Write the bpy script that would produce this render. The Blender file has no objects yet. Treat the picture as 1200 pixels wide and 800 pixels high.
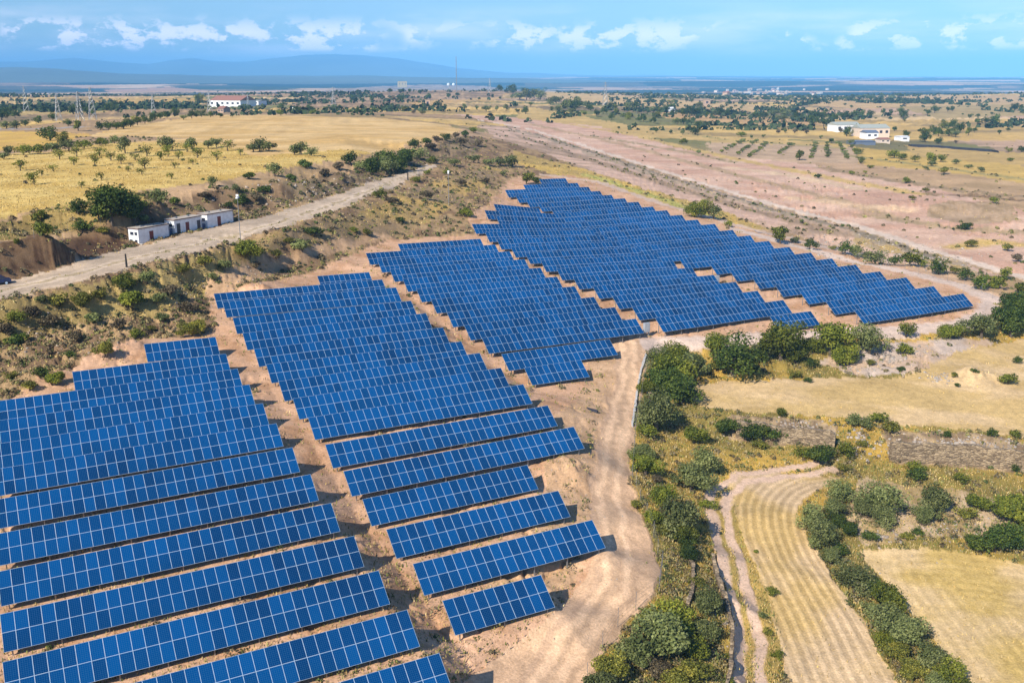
import bpy, math, random, time
import numpy as np
from mathutils import Vector, Matrix
from mathutils.bvhtree import BVHTree
from mathutils.geometry import delaunay_2d_cdt
T0 = time.time()
random.seed(7); RNG = np.random.default_rng(7)
R = math.radians
sc = bpy.context.scene
COL = sc.collection
# ------------------------------------------------------------------ camera
F = 1134.4; PIT = math.atan(310/F); CH = 47.0
cam = bpy.data.cameras.new('camera'); camo = bpy.data.objects.new('camera', cam); COL.objects.link(camo)
cam.sensor_width = 36; cam.lens = F/1200*36; cam.clip_start = 1; cam.clip_end = 90000
camo.location = (0, 0, CH); camo.rotation_euler = (math.pi/2-PIT, 0, 0); sc.camera = camo
FW = np.array([0, math.cos(PIT), -math.sin(PIT)]); RT = np.array([1., 0, 0]); UP = np.cross(RT, FW)
def rdir(px, py): return FW + RT*(px-600)/F - UP*(py-400)/F
def zray(px, py, z):
    d = rdir(px, py); k = z/d[2]; return np.array([d[0]*k, d[1]*k, z+CH])
# ------------------------------------------------------------------ noise
def _h(ix, iy, s):
    n = (ix.astype(np.int64)*374761393 + iy.astype(np.int64)*668265263 + s*982451653) & 0xffffffff
    n = ((n ^ (n >> 13))*1274126177) & 0xffffffff
    n = (n ^ (n >> 16)) & 0xffffffff
    return n/4294967295.0
def vn(x, y, s=0):
    ix = np.floor(x); iy = np.floor(y); fx = x-ix; fy = y-iy
    fx = fx*fx*(3-2*fx); fy = fy*fy*(3-2*fy)
    a = _h(ix, iy, s); b = _h(ix+1, iy, s); c = _h(ix, iy+1, s); d = _h(ix+1, iy+1, s)
    return (a+(b-a)*fx)*(1-fy) + (c+(d-c)*fx)*fy
def fbm(x, y, o=4, s=0, g=.5):
    r = 0; a = 1.; t = 0.
    for i in range(o):
        ca, sa = math.cos(.65+1.1*i), math.sin(.65+1.1*i); r = r + a*vn((x*ca-y*sa)*2**i, (x*sa+y*ca)*2**i, s+i*17); t += a; a *= g
    return r/t
def sstep(a, b, x):
    t = np.clip((x-a)/(b-a), 0, 1); return t*t*(3-2*t)
# ------------------------------------------------------------------ materials
def mat(name):
    m = bpy.data.materials.new(name); m.use_nodes = True; nt = m.node_tree
    return m, nt, nt.nodes['Principled BSDF']
def nd(nt, t, **k):
    n = nt.nodes.new(t)
    for a, v in k.items(): setattr(n, a, v)
    return n
def simple(name, col, rough=.7, metal=0., var=.12, scale=2., bump=0.):
    m, nt, p = mat(name)
    tc = nd(nt, 'ShaderNodeTexCoord'); no = nd(nt, 'ShaderNodeTexNoise'); no.inputs['Scale'].default_value = scale
    no.inputs['Detail'].default_value = 5
    nt.links.new(tc.outputs['Object'], no.inputs['Vector'])
    mr = nd(nt, 'ShaderNodeMapRange'); mr.inputs[1].default_value = .3; mr.inputs[2].default_value = .7
    mr.inputs[3].default_value = 1-var; mr.inputs[4].default_value = 1+var
    nt.links.new(no.outputs[0], mr.inputs[0])
    mx = nd(nt, 'ShaderNodeVectorMath', operation='SCALE'); mx.inputs[0].default_value = col
    nt.links.new(mr.outputs[0], mx.inputs['Scale']); nt.links.new(mx.outputs[0], p.inputs['Base Color'])
    p.inputs['Roughness'].default_value = rough; p.inputs['Metallic'].default_value = metal
    if bump:
        b = nd(nt, 'ShaderNodeBump'); b.inputs['Strength'].default_value = bump; b.inputs['Distance'].default_value = .1
        nt.links.new(no.outputs[0], b.inputs['Height']); nt.links.new(b.outputs[0], p.inputs['Normal'])
    return m
def ground_mat():
    m, nt, p = mat('ground_soil')
    at = nd(nt, 'ShaderNodeAttribute', attribute_name='col')
    geo = nd(nt, 'ShaderNodeNewGeometry')
    prev = at.outputs['Color']
    last = None
    for sc_, lo, hi, det in ((.09, .84, 1.14, 4), (.9, .82, 1.17, 4), (4.5, .80, 1.18, 2)):
        no = nd(nt, 'ShaderNodeTexNoise'); no.inputs['Scale'].default_value = sc_; no.inputs['Detail'].default_value = det
        no.inputs['Roughness'].default_value = .65
        nt.links.new(geo.outputs['Position'], no.inputs['Vector'])
        mr = nd(nt, 'ShaderNodeMapRange'); mr.inputs[1].default_value = .3; mr.inputs[2].default_value = .7
        mr.inputs[3].default_value = lo; mr.inputs[4].default_value = hi
        nt.links.new(no.outputs[0], mr.inputs[0])
        v = nd(nt, 'ShaderNodeVectorMath', operation='SCALE')
        nt.links.new(prev, v.inputs[0]); nt.links.new(mr.outputs[0], v.inputs['Scale']); prev = v.outputs[0]; last = no
    nt.links.new(prev, p.inputs['Base Color']); p.inputs['Roughness'].default_value = .95
    p.inputs['Specular IOR Level'].default_value = .1
    b = nd(nt, 'ShaderNodeBump'); b.inputs['Strength'].default_value = .5; b.inputs['Distance'].default_value = .12
    nt.links.new(last.outputs[0], b.inputs['Height']); nt.links.new(b.outputs[0], p.inputs['Normal'])
    return m
def attr_mat(name, rough=.9, lo=.75, hi=1.25, transl=0.):
    m, nt, p = mat(name)
    at = nd(nt, 'ShaderNodeAttribute', attribute_name='col')
    oi = nd(nt, 'ShaderNodeNewGeometry'); no = nd(nt, 'ShaderNodeTexNoise'); no.inputs['Scale'].default_value = .35
    nt.links.new(oi.outputs['Position'], no.inputs['Vector'])
    mr = nd(nt, 'ShaderNodeMapRange'); mr.inputs[1].default_value = .3; mr.inputs[2].default_value = .7
    mr.inputs[3].default_value = lo; mr.inputs[4].default_value = hi
    nt.links.new(no.outputs[0], mr.inputs[0])
    v = nd(nt, 'ShaderNodeVectorMath', operation='SCALE')
    nt.links.new(at.outputs['Color'], v.inputs[0]); nt.links.new(mr.outputs[0], v.inputs['Scale'])
    nt.links.new(v.outputs[0], p.inputs['Base Color']); p.inputs['Roughness'].default_value = rough
    p.inputs['Specular IOR Level'].default_value = .15
    return m
def leaf_mat(name, ca, cb, cc):
    m, nt, p = mat(name)
    tc = nd(nt, 'ShaderNodeTexCoord'); oi = nd(nt, 'ShaderNodeObjectInfo'); at = nd(nt, 'ShaderNodeAttribute', attribute_name='tone')
    no = nd(nt, 'ShaderNodeTexNoise'); no.inputs['Scale'].default_value = 5.; no.inputs['Detail'].default_value = 3
    nt.links.new(tc.outputs['Object'], no.inputs['Vector'])
    ad = nd(nt, 'ShaderNodeMath', operation='ADD'); nt.links.new(no.outputs[0], ad.inputs[0]); nt.links.new(at.outputs['Fac'], ad.inputs[1])
    r = nd(nt, 'ShaderNodeValToRGB'); e = r.color_ramp.elements
    e[0].position = .55; e[0].color = (*ca, 1); e[1].position = 1.45; e[1].color = (*cc, 1)
    x = e.new(1.0) if False else None
    mr0 = nd(nt, 'ShaderNodeMapRange'); mr0.inputs[1].default_value = .4; mr0.inputs[2].default_value = 1.6
    nt.links.new(ad.outputs[0], mr0.inputs[0]); nt.links.new(mr0.outputs[0], r.inputs[0])
    e[0].position = .15; e[1].position = .95; q = e.new(.5); q.color = (*cb, 1)
    mr = nd(nt, 'ShaderNodeMapRange'); mr.inputs[3].default_value = .7; mr.inputs[4].default_value = 1.35
    nt.links.new(oi.outputs['Random'], mr.inputs[0])
    v = nd(nt, 'ShaderNodeVectorMath', operation='SCALE')
    nt.links.new(r.outputs[0], v.inputs[0]); nt.links.new(mr.outputs[0], v.inputs['Scale'])
    nt.links.new(v.outputs[0], p.inputs['Base Color']); p.inputs['Roughness'].default_value = .65
    p.inputs['Specular IOR Level'].default_value = .25
    tr = nd(nt, 'ShaderNodeBsdfTranslucent'); nt.links.new(v.outputs[0], tr.inputs[0])
    mx = nd(nt, 'ShaderNodeMixShader'); mx.inputs[0].default_value = .25
    nt.links.new(p.outputs[0], mx.inputs[1]); nt.links.new(tr.outputs[0], mx.inputs[2])
    nt.links.new(mx.outputs[0], nt.nodes['Material Output'].inputs['Surface'])
    return m
def stonewall():
    m, nt, p = mat('dry_stone')
    tc = nd(nt, 'ShaderNodeTexCoord'); mp = nd(nt, 'ShaderNodeMapping'); mp.inputs['Scale'].default_value = (1.3, 1.3, 3.4); nt.links.new(tc.outputs['Object'], mp.inputs[0])
    vo = nd(nt, 'ShaderNodeTexVoronoi', feature='DISTANCE_TO_EDGE'); vo.inputs['Scale'].default_value = 1.5; nt.links.new(mp.outputs[0], vo.inputs['Vector'])
    v2 = nd(nt, 'ShaderNodeTexVoronoi'); v2.inputs['Scale'].default_value = 1.5; nt.links.new(mp.outputs[0], v2.inputs['Vector'])
    r = nd(nt, 'ShaderNodeValToRGB'); e = r.color_ramp.elements; e[0].color = (.15, .105, .065, 1); e[1].color = (.42, .31, .19, 1); e[1].position = .9
    sp = nd(nt, 'ShaderNodeSeparateColor'); nt.links.new(v2.outputs['Color'], sp.inputs[0]); nt.links.new(sp.outputs[0], r.inputs[0])
    mr = nd(nt, 'ShaderNodeMapRange'); mr.inputs[2].default_value = .12; mr.inputs[3].default_value = .35; nt.links.new(vo.outputs['Distance'], mr.inputs[0])
    v = nd(nt, 'ShaderNodeVectorMath', operation='SCALE'); nt.links.new(r.outputs[0], v.inputs[0]); nt.links.new(mr.outputs[0], v.inputs['Scale'])
    nt.links.new(v.outputs[0], p.inputs['Base Color']); p.inputs['Roughness'].default_value = .95
    b = nd(nt, 'ShaderNodeBump'); b.inputs['Distance'].default_value = .15; nt.links.new(vo.outputs['Distance'], b.inputs['Height']); nt.links.new(b.outputs[0], p.inputs['Normal'])
    return m
def panel_glass():
    m, nt, p = mat('solar_cell_glass')
    tc = nd(nt, 'ShaderNodeTexCoord'); sx = nd(nt, 'ShaderNodeSeparateXYZ'); nt.links.new(tc.outputs['Object'], sx.inputs[0])
    def line(out, per, w):
        a = nd(nt, 'ShaderNodeMath', operation='DIVIDE'); a.inputs[1].default_value = per; nt.links.new(out, a.inputs[0])
        f = nd(nt, 'ShaderNodeMath', operation='FRACT'); nt.links.new(a.outputs[0], f.inputs[0])
        c = nd(nt, 'ShaderNodeMath', operation='LESS_THAN'); c.inputs[1].default_value = w; nt.links.new(f.outputs[0], c.inputs[0]); return c.outputs[0]
    l = nd(nt, 'ShaderNodeMath', operation='MAXIMUM'); nt.links.new(line(sx.outputs[0], .158, .09), l.inputs[0]); nt.links.new(line(sx.outputs[1], .158, .09), l.inputs[1])
    geo = nd(nt, 'ShaderNodeNewGeometry'); no = nd(nt, 'ShaderNodeTexNoise'); no.inputs['Scale'].default_value = .055; no.inputs['Detail'].default_value = 4
    nt.links.new(geo.outputs['Position'], no.inputs['Vector'])
    oi = nd(nt, 'ShaderNodeObjectInfo')
    s = nd(nt, 'ShaderNodeMath', operation='MULTIPLY_ADD'); s.inputs[1].default_value = .42; nt.links.new(oi.outputs['Random'], s.inputs[0]); nt.links.new(no.outputs[0], s.inputs[2])
    r = nd(nt, 'ShaderNodeValToRGB'); e = r.color_ramp.elements
    e[0].position = .42; e[0].color = (.0004, .026, .098, 1); e[1].position = .95; e[1].color = (.0004, .066, .225, 1)
    nt.links.new(s.outputs[0], r.inputs[0])
    mx = nd(nt, 'ShaderNodeMix', data_type='RGBA'); mx.inputs[7].default_value = (.06, .17, .34, 1)
    k = nd(nt, 'ShaderNodeMath', operation='MULTIPLY'); k.inputs[1].default_value = .45; nt.links.new(l.outputs[0], k.inputs[0])
    nt.links.new(k.outputs[0], mx.inputs[0]); nt.links.new(r.outputs[0], mx.inputs[6])
    nt.links.new(mx.outputs[2], p.inputs['Base Color']); p.inputs['Roughness'].default_value = .2
    p.inputs['Specular IOR Level'].default_value = .12
    return m
M = {
 'ground': ground_mat(), 'tuft': attr_mat('dry_grass_blades'), 'stone': attr_mat('loose_stone', .95, .85, 1.15), 'wall_stone': stonewall(),
 'olive': leaf_mat('olive_leaves', (.06, .075, .02), (.155, .18, .055), (.33, .34, .13)),
 'green': leaf_mat('bright_leaves', (.045, .065, .007), (.14, .165, .018), (.33, .32, .04)),
 'dark': leaf_mat('dark_leaves', (.02, .042, .007), (.065, .10, .015), (.17, .20, .03)),
 'yellow': leaf_mat('yellowing_leaves', (.06, .07, .012), (.17, .17, .025), (.36, .31, .05)),
 'brown': leaf_mat('dry_brush', (.05, .04, .025), (.13, .10, .055), (.25, .2, .11)),
 'bark': simple('bark', (.11, .085, .06), .95, 0, .3, 6),
 'glass': panel_glass(), 'alu': simple('aluminium_frame', (.40, .53, .66), .45, .0, .05, 1),
 'steel': simple('galvanised_steel', (.32, .33, .34), .5, .6, .1, 3), 'back': simple('panel_backsheet', (.10, .10, .11), .8, 0, .05),
 'white': simple('white_render', (.78, .79, .80), .8, 0, .14, 1.1), 'roof': simple('concrete_roof', (.42, .36, .30), .9, 0, .15, 3),
 'trim': simple('dark_red_trim', (.09, .03, .022), .7), 'rdoor': simple('oxide_red_door', (.16, .028, .02), .6), 'ddoor': simple('dark_grey_door', (.03, .03, .04), .5),
 'wind': simple('louvre_window', (.03, .035, .06), .4), 'bluep': simple('blue_plastic', (.02, .05, .14), .5), 'black': simple('blackened_wood', (.02, .018, .016), .8),
 'tile': simple('red_roof_sheet', (.30, .14, .10), .8, 0, .2), 'groof': simple('grey_green_roof_sheet', (.34, .36, .32), .7), 'cream': simple('cream_wall', (.66, .54, .44), .9),
 'ochre': simple('ochre_wall', (.50, .38, .14), .9), 'brick': simple('old_masonry', (.42, .30, .22), .95, 0, .3, .6, .4), 'bsheet': simple('blue_roof_sheet', (.13, .16, .22), .6),
 'conc': simple('pale_concrete', (.46, .44, .42), .9, 0, .2, 1.5, .3), 'grey': simple('grey_box_paint', (.35, .37, .4), .6), 'tarp': simple('black_tarpaulin', (.02, .02, .025), .6, 0, .3, .5),
 'car': simple('dark_blue_car_paint', (.012, .03, .10), .25), 'tyre': simple('tyre_rubber', (.012, .012, .012), .9), 'hill': simple('distant_slope', (.09, .11, .08), 1., 0, .35, .0006),
 'conductor': simple('wire_metal', (.2, .2, .2), .6, .5),
}
# ------------------------------------------------------------------ object helpers
def tag(o, label=None, cat=None, group=None, kind=None):
    for k, v in (('label', label), ('category', cat), ('group', group), ('kind', kind)):
        if v: o[k] = v
    return o
def empty(name, loc, rz=0, **k):
    o = bpy.data.objects.new(name, None); COL.objects.link(o); o.location = loc; o.rotation_euler = (0, 0, rz); o.empty_display_size = .3
    return tag(o, **k)
class MB:
    def __init__(s): s.v = []; s.f = []; s.m = []
    def quad(s, a, b, c, d, mi=0):
        n = len(s.v); s.v += [a, b, c, d]; s.f.append((n, n+1, n+2, n+3)); s.m.append(mi)
    def hexa(s, p, mi=0):
        n = len(s.v); s.v += [tuple(q) for q in p]
        for f in ((3, 2, 1, 0), (4, 5, 6, 7), (0, 1, 5, 4), (1, 2, 6, 5), (2, 3, 7, 6), (3, 0, 4, 7)):
            s.f.append(tuple(n+i for i in f)); s.m.append(mi)
        return s
    def box(s, x0, y0, z0, x1, y1, z1, mi=0):
        return s.hexa([(x0, y0, z0), (x1, y0, z0), (x1, y1, z0), (x0, y1, z0), (x0, y0, z1), (x1, y0, z1), (x1, y1, z1), (x0, y1, z1)], mi)
    def tube(s, pts, rad, n=6, mi=0):
        pts = [Vector(p) for p in pts]; k = len(s.v)
        for i, p in enumerate(pts):
            d = (pts[min(i+1, len(pts)-1)]-pts[max(i-1, 0)]).normalized()
            a = d.cross(Vector((.13, .97, .21))).normalized(); b = d.cross(a)
            r = rad[i] if isinstance(rad, (list, tuple)) else rad
            for j in range(n):
                t = 2*math.pi*j/n; s.v.append(tuple(p+(a*math.cos(t)+b*math.sin(t))*r))
        for i in range(len(pts)-1):
            for j in range(n):
                s.f.append((k+i*n+j, k+i*n+(j+1) % n, k+(i+1)*n+(j+1) % n, k+(i+1)*n+j)); s.m.append(mi)
        s.f.append(tuple(k+j for j in range(n))[::-1]); s.m.append(mi)
        s.f.append(tuple(k+(len(pts)-1)*n+j for j in range(n))); s.m.append(mi)
        return s
    def mesh(s, name, mats):
        me = bpy.data.meshes.new(name); me.from_pydata(s.v, [], s.f); me.update()
        for m in (mats if isinstance(mats, (list, tuple)) else [mats]): me.materials.append(m)
        if any(s.m): me.polygons.foreach_set('material_index', s.m)
        return me
    def build(s, name, mats, parent=None):
        return put(name, s.mesh(name, mats), parent)
def put(name, me, parent=None):
    o = bpy.data.objects.new(name, me); COL.objects.link(o)
    if parent: o.parent = parent
    return o
def npmesh(name, v, f, mats, cols=None, tone=None, smooth=False, mi=None):
    """v (n,3), f (m,3|4) int arrays"""
    me = bpy.data.meshes.new(name); k = f.shape[1]
    me.vertices.add(len(v)); me.vertices.foreach_set('co', np.ascontiguousarray(v, dtype=np.float32).ravel())
    me.loops.add(f.size); me.loops.foreach_set('vertex_index', np.ascontiguousarray(f, dtype=np.int32).ravel())
    me.polygons.add(len(f)); me.polygons.foreach_set('loop_start', np.arange(0, f.size, k, dtype=np.int32))
    if smooth: me.polygons.foreach_set('use_smooth', np.ones(len(f), dtype=bool))
    if mi is not None: me.polygons.foreach_set('material_index', np.ascontiguousarray(mi, dtype=np.int32))
    me.update(calc_edges=True)
    for m in (mats if isinstance(mats, (list, tuple)) else [mats]): me.materials.append(m)
    if cols is not None:
        a = me.attributes.new('col', 'FLOAT_COLOR', 'POINT'); c = np.ones((len(v), 4), dtype=np.float32); c[:, :3] = cols; a.data.foreach_set('color', c.ravel())
    if tone is not None:
        a = me.attributes.new('tone', 'FLOAT', 'POINT'); a.data.foreach_set('value', np.ascontiguousarray(tone, dtype=np.float32))
    return me
# ------------------------------------------------------------------ solar rows: block, s0, modules, t, z left, z right (of the lower edge)
AZ = R(61.95); TILT = R(36.92); SL = 3.32
R0 = np.array([math.sin(AZ), math.cos(AZ), 0]); H0 = np.array([-math.cos(AZ), math.sin(AZ), 0])
ROWS = [('A',16.2,10,139.7,-38.83,-39.03),('A',6.2,20,132.8,-39.64,-39.84),('A',-3.8,30,125.6,-40.12,-40.12),('A',-3.8,30,119.0,-40.5,-40.5),('A',-3.8,30,112.2,-41.0,-41.0),
('A',-3.8,30,105.9,-41.6,-41.6),('A',-3.8,30,99.2,-42.31,-42.31),('A',-3.8,30,92.4,-43.01,-43.01),('A',-3.8,30,85.4,-43.5,-43.5),('A',-3.8,30,78.5,-43.99,-44.09),
('A',-3.8,30,71.9,-44.53,-44.55),('A',-3.8,30,65.2,-44.96,-44.96),('A',-3.8,30,58.6,-45.27,-45.27),
('B',50.4,10,168.0,-37.25,-37.45),('B',30.5,30,161.3,-37.17,-37.63),('B',30.5,30,154.5,-37.23,-37.83),('B',30.5,30,147.6,-38.35,-38.85),('B',30.5,30,141.2,-39.34,-39.65),
('B',30.5,30,134.4,-40.12,-40.53),('B',30.5,30,127.6,-40.66,-41.19),('B',30.5,30,121.1,-41.32,-41.39),('B',30.5,30,114.3,-41.7,-41.87),('B',30.5,30,107.7,-42.2,-42.45),
('B',30.5,30,101.0,-43.4,-43.44),('B',30.5,30,94.5,-44.31,-44.27),('B',30.5,20,88.4,-45.23,-45.22),('B',30.5,20,81.4,-45.69,-45.68),('B',30.5,20,74.5,-46.23,-46.23),('B',30.5,10,67.7,-46.61,-46.65),
('C',76.2,20,193.3,-37.11,-37.51),('C',66.2,30,185.9,-37.13,-37.73),('C',66.2,30,179.1,-37.56,-38.16),('C',66.2,30,172.4,-38.19,-38.79),('C',66.2,30,165.7,-38.85,-39.45),
('C',66.2,30,159.1,-39.53,-40.13),('C',66.2,30,152.4,-40.2,-40.8),('C',66.2,30,145.5,-41.13,-41.52),('C',66.2,30,138.6,-41.79,-42.05),('C',66.2,30,132.0,-42.4,-42.73),
('C',66.2,20,125.2,-43.39,-43.54),('C',66.7,10,118.8,-43.96,-44.12),
('E',157,10,273.4,-34.13,-34.33),('E',147,20,265.9,-34.75,-35.15),('E',137.2,30,259.5,-35.22,-35.82),('E',137.2,30,252.8,-36.11,-36.45),('E',137.2,30,246.3,-36.7,-36.97),
('E',137.2,30,239.1,-37.1,-37.25),('E',137.2,30,232.1,-37.4,-37.55),('E',131.2,36,224.8,-38.0,-38.11),('E',131.2,36,218.1,-38.3,-38.38),('E',131.2,36,211.3,-38.7,-38.87),
('E',131.2,36,204.4,-39.2,-39.3),('E',131.2,36,197.2,-39.45,-39.53),('E',131.2,36,190.0,-40.1,-40.14),('E',131.2,36,183.3,-40.6,-40.64),('E',132.2,35,176.5,-41.06,-41.06),
('E',134.2,33,169.4,-41.47,-41.47),('E',137.2,30,162.3,-41.72,-41.72),('E',137.2,30,155.7,-42.05,-42.05),('E',137.2,30,148.6,-42.29,-42.29),('E',137.2,30,141.8,-42.62,-42.62),
('E',137.2,30,134.8,-42.71,-42.71),('E',137.2,30,127.9,-43.3,-43.3),('E',137.2,30,120.9,-43.46,-43.46),
('D',116.5,14,227.1,-34.6,-36.6),('D',110.5,20,220.3,-35.1,-37.2),('D',110.5,20,213.9,-35.8,-37.8),('D',100.5,30,206.9,-36.2,-38.2),('D',100.5,30,199.8,-37.16,-38.8),
('D',100.5,30,193.7,-38.0,-39.3),('D',100.5,30,186.8,-38.73,-39.8),('D',100.5,30,180.2,-39.05,-40.3),('D',100.5,30,173.3,-39.61,-40.8),('D',100.5,30,166.7,-40.22,-41.3),
('D',100.5,30,160.1,-40.84,-41.6),('D',100.5,30,152.8,-41.3,-41.9),('D',100.5,30,145.9,-41.9,-42.1),('D',100.5,30,139.4,-42.62,-42.7),('D',100.5,30,132.2,-43.13,-43.1),
('D',120.5,10,125.0,-43.6,-43.77)]
CLR = .62     # clearance of the lower edge above the bench
# ------------------------------------------------------------------ terrain control points (pixel, height) -> world
CP = []
def cp(*a):
    for p in a: CP.append(zray(*p))
# gravel road on the left
ROAD_U = [(-60,346,-33),(0,330,-32.2),(60,315,-31.6),(100,303,-31.3),(140,293,-31.1),(275,261,-30.5),(300,256,-30.4),(350,242,-30.3),(400,226,-30.2),(440,212,-30),(480,200,-29.8),(500,193,-29.6)]
ROAD_L = [(-60,372,-33.3),(0,354,-32.5),(80,335,-31.9),(150,318,-31.4),(190,306,-31),(230,298,-30.8),(280,284,-30.6),(330,270,-30.5),(370,258,-30.4),(410,245,-30.3),(450,226,-30.1),(490,208,-29.9),(512,197,-29.7)]
cp(*ROAD_U); cp(*ROAD_L)
# cut bank and plateau edge
cp((-60,300,-27.3),(0,286,-26.8),(60,276,-26.3),(130,250,-25.8),(190,238,-25.2),(270,222,-25.6),(330,215,-26.2),(400,203,-26.6),(450,190,-26.6),(500,172,-26.3),(545,159,-26.5))
cp((400,219,-29.9),(330,235,-30),(450,204.5,-29.8),(270,248,-30.4),(500,182,-29.4))
cp((0,328.5,-32.1),(60,313.5,-31.5),(100,302,-31.3),(520,186,-29.3),(560,179,-29.6))
cp((-60,262,-26),(0,250,-25.5),(60,236,-25.3),(150,224,-24.8),(250,208,-24.7),(330,195,-25),(420,182,-25.2),(500,165,-25.5),(545,153,-26))
cp((0,200,-25.8),(100,185,-25.4),(200,165,-25),(300,160,-24.2),(400,160,-24.2),(480,155,-24.8),(0,160,-27.5),(100,160,-26),(200,140,-24.8),(300,136.5,-24),(400,137,-24.2),(500,143,-25))
cp((-60,200,-26),(-60,165,-28))
# behind the plateau
cp((430,108,-27),(500,106,-25.5),(570,106,-26),(0,140,-31),(100,138,-31),(200,128,-31.5),(300,126,-31),(400,127,-31),(480,131,-30),(0,120,-34),(200,114,-34),(400,114,-32),(480,116,-30),(560,118,-30))
# embankment below the road
cp((-60,410,-38.5),(0,395,-37.6),(50,385,-37.2),(100,372,-36.6),(150,362,-36.2),(200,338,-35.2),(250,318,-34.3),(300,300,-33.6),(350,290,-33.6),(400,275,-33.6),(450,258,-33.2),(490,240,-32.6),(526,240,-33),(560,225,-33.6),(530,212,-31.5),(560,200,-31.8),(600,192,-32.8))
cp((-60,440,-40),(0,430,-39.6),(60,415,-39.2),(100,402,-38.8),(160,385,-38.2),(220,370,-37.8),(240,350,-37.6),(230,335,-36.3),(300,322,-36.6),(370,303,-36.3),(420,290,-36.4),(470,277,-36.4),(520,268,-35.8),(560,245,-35),(590,215,-34.4),(620,204,-34.4),(350,312,-37.2),(560,268,-36.6))
# valley east of the array
cp((545,140,-31),(600,147,-34.5),(620,165,-34),(650,160,-36.6),(650,190,-35),(700,178,-38),(720,205,-36.5),(760,222,-38.2),(800,208,-40),(830,242,-40.2),(900,240,-42),(880,262,-41.6),(950,280,-42.9),(1000,264,-43.3),(1020,298,-43.7),(1100,296,-44.4),(1100,315,-44.1),(1150,330,-44.6),(1195,323,-45.3),(1260,345,-46))
cp((905,272,-43),(960,286,-43.9),(1035,308,-44.6),(1095,322,-44.9))
cp((700,150,-36.5),(800,180,-39),(900,205,-41),(1000,225,-42),(1100,250,-43),(1200,280,-44),(1260,300,-44.5),(560,128,-31),(650,135,-34),(750,150,-37.5),(850,170,-39.5),(950,185,-40),(1050,200,-40.5),(1200,220,-41.5),(1260,230,-42))
cp((1095,262,-43),(1100,242,-41),(1185,240,-40.5),(1195,262,-42.6))
cp((620,122,-31.5),(700,125,-33.5),(800,128,-36),(900,130,-37.5),(1000,140,-39.5),(1050,165,-40),(1150,160,-40),(1200,140,-39),(1260,140,-39),(620,112,-31),(700,114,-34),(850,116,-37),(1000,118,-38),(1200,118,-38))
# loop track east and the lower terraces
cp((1060,312,-43.8),(1120,328,-44),(1165,345,-44.3),(1172,360,-44.5),(1150,378,-44.7),(1080,385,-44.6),(1000,390,-44.6),(900,396,-44.7),(820,402,-44.9),(770,404,-45),(715,420,-45.2),(752,440,-45.6),(700,470,-45.9),(738,500,-46.4),(700,520,-46.5),(735,560,-47),(690,580,-47.2),(752,610,-47.6),(700,640,-48),(765,660,-48.1),(772,690,-48.4),(670,700,-48.6),(735,720,-48.8),(600,760,-48.6),(560,800,-48.6),(700,780,-49.3),(690,830,-49.8),(540,860,-49.4),(670,900,-50.3),(540,950,-50))
cp((790,418,-46.6),(830,432,-46.7),(900,430,-46.6),(1000,425,-46.4),(1060,412,-46.0),(1120,405,-45.8),(1180,385,-45.6),(1250,370,-45.8))
cp((810,455,-47.1),(860,455,-47.2),(950,445,-47.1),(1040,440,-47.0),(1100,430,-46.8),(1180,415,-46.7),(1250,400,-46.8),(830,478,-47.4),(1000,470,-47.5),(1100,475,-47.8),(1200,480,-48.1),(1260,470,-48.1))
cp((860,487,-47.6),(960,492,-47.9),(1040,503,-48.2),(1120,508,-48.5),(1200,517,-48.8),(1260,525,-49))
cp((860,512,-49.4),(960,524,-49.9),(1040,540,-50.6),(1120,545,-50.9),(1200,556,-51.3),(1260,565,-51.5))
cp((775,455,-47.2),(770,480,-47.8),(765,520,-48.4),(765,570,-49),(780,610,-49.3),(795,650,-49.6),(800,690,-49.9),(790,730,-50.2),(760,770,-50.4),(740,810,-50.6),(720,870,-51.2))
cp((820,500,-49),(815,560,-50),(825,600,-50.3),(830,650,-50.4),(840,690,-50.6),(850,730,-50.9),(848,780,-51.2),(830,830,-51.6))
cp((838,580,-50.7),(850,640,-51.9),(862,690,-52.3),(872,740,-52.6),(870,790,-52.9),(860,850,-53.2))
cp((900,556,-50.7),(960,558,-50.9),(930,600,-51.3),(890,660,-52),(960,680,-52.3),(920,740,-52.8),(1000,740,-52.9),(930,800,-53.3),(1045,800,-53.4),(930,860,-53.8),(1080,860,-53.9))
cp((1010,560,-51),(1100,575,-51.5),(1200,590,-52),(1260,600,-52.3),(1000,610,-51.9),(1080,620,-52.4),(1180,640,-52.9),(1260,650,-53.2))
cp((1010,650,-53),(1100,650,-53.1),(1200,668,-53.5),(1050,700,-53.7),(1150,720,-54),(1110,770,-54.2),(1200,800,-54.6),(1150,830,-54.8),(1260,760,-54.5),(1200,880,-55))
_ka = R(27.5); _k0 = zray(163, 283.7, -31.0)
for u in (-4, 3, 10, 18, 27, 33):
    for v_ in (-1, 4.2): CP.append(_k0+np.array([math.sin(_ka)*u-math.cos(_ka)*v_, math.cos(_ka)*u+math.sin(_ka)*v_, .05+.02*u]))
for (b, s0, n, t, zl, zr) in ROWS:
    for (ds, z) in ((-.3, zl), (n*.5, (zl+zr)/2), (n+.3, zr)):
        s = s0+ds
        for dt in (-.7, 3.1):
            p = R0*s+H0*(t+dt); CP.append(np.array([p[0], p[1], z-CLR+CH]))
CP += [np.array([-70, 20, 3.]), np.array([-60, 60, 3.5]), np.array([-90, 90, 6.5]), np.array([-20, 25, 1.]), np.array([10, 30, -1.]), np.array([60, 20, -8.]), np.array([110, 60, -9.])]
def polar(az, r, z): return np.array([math.sin(R(az))*r, math.cos(R(az))*r, z+CH])
for az in range(-180, 180, 15):
    if abs(az) > 50:
        for r in (160, 400, 900): CP.append(polar(az, r, -44 if az > 0 else -36))
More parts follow.
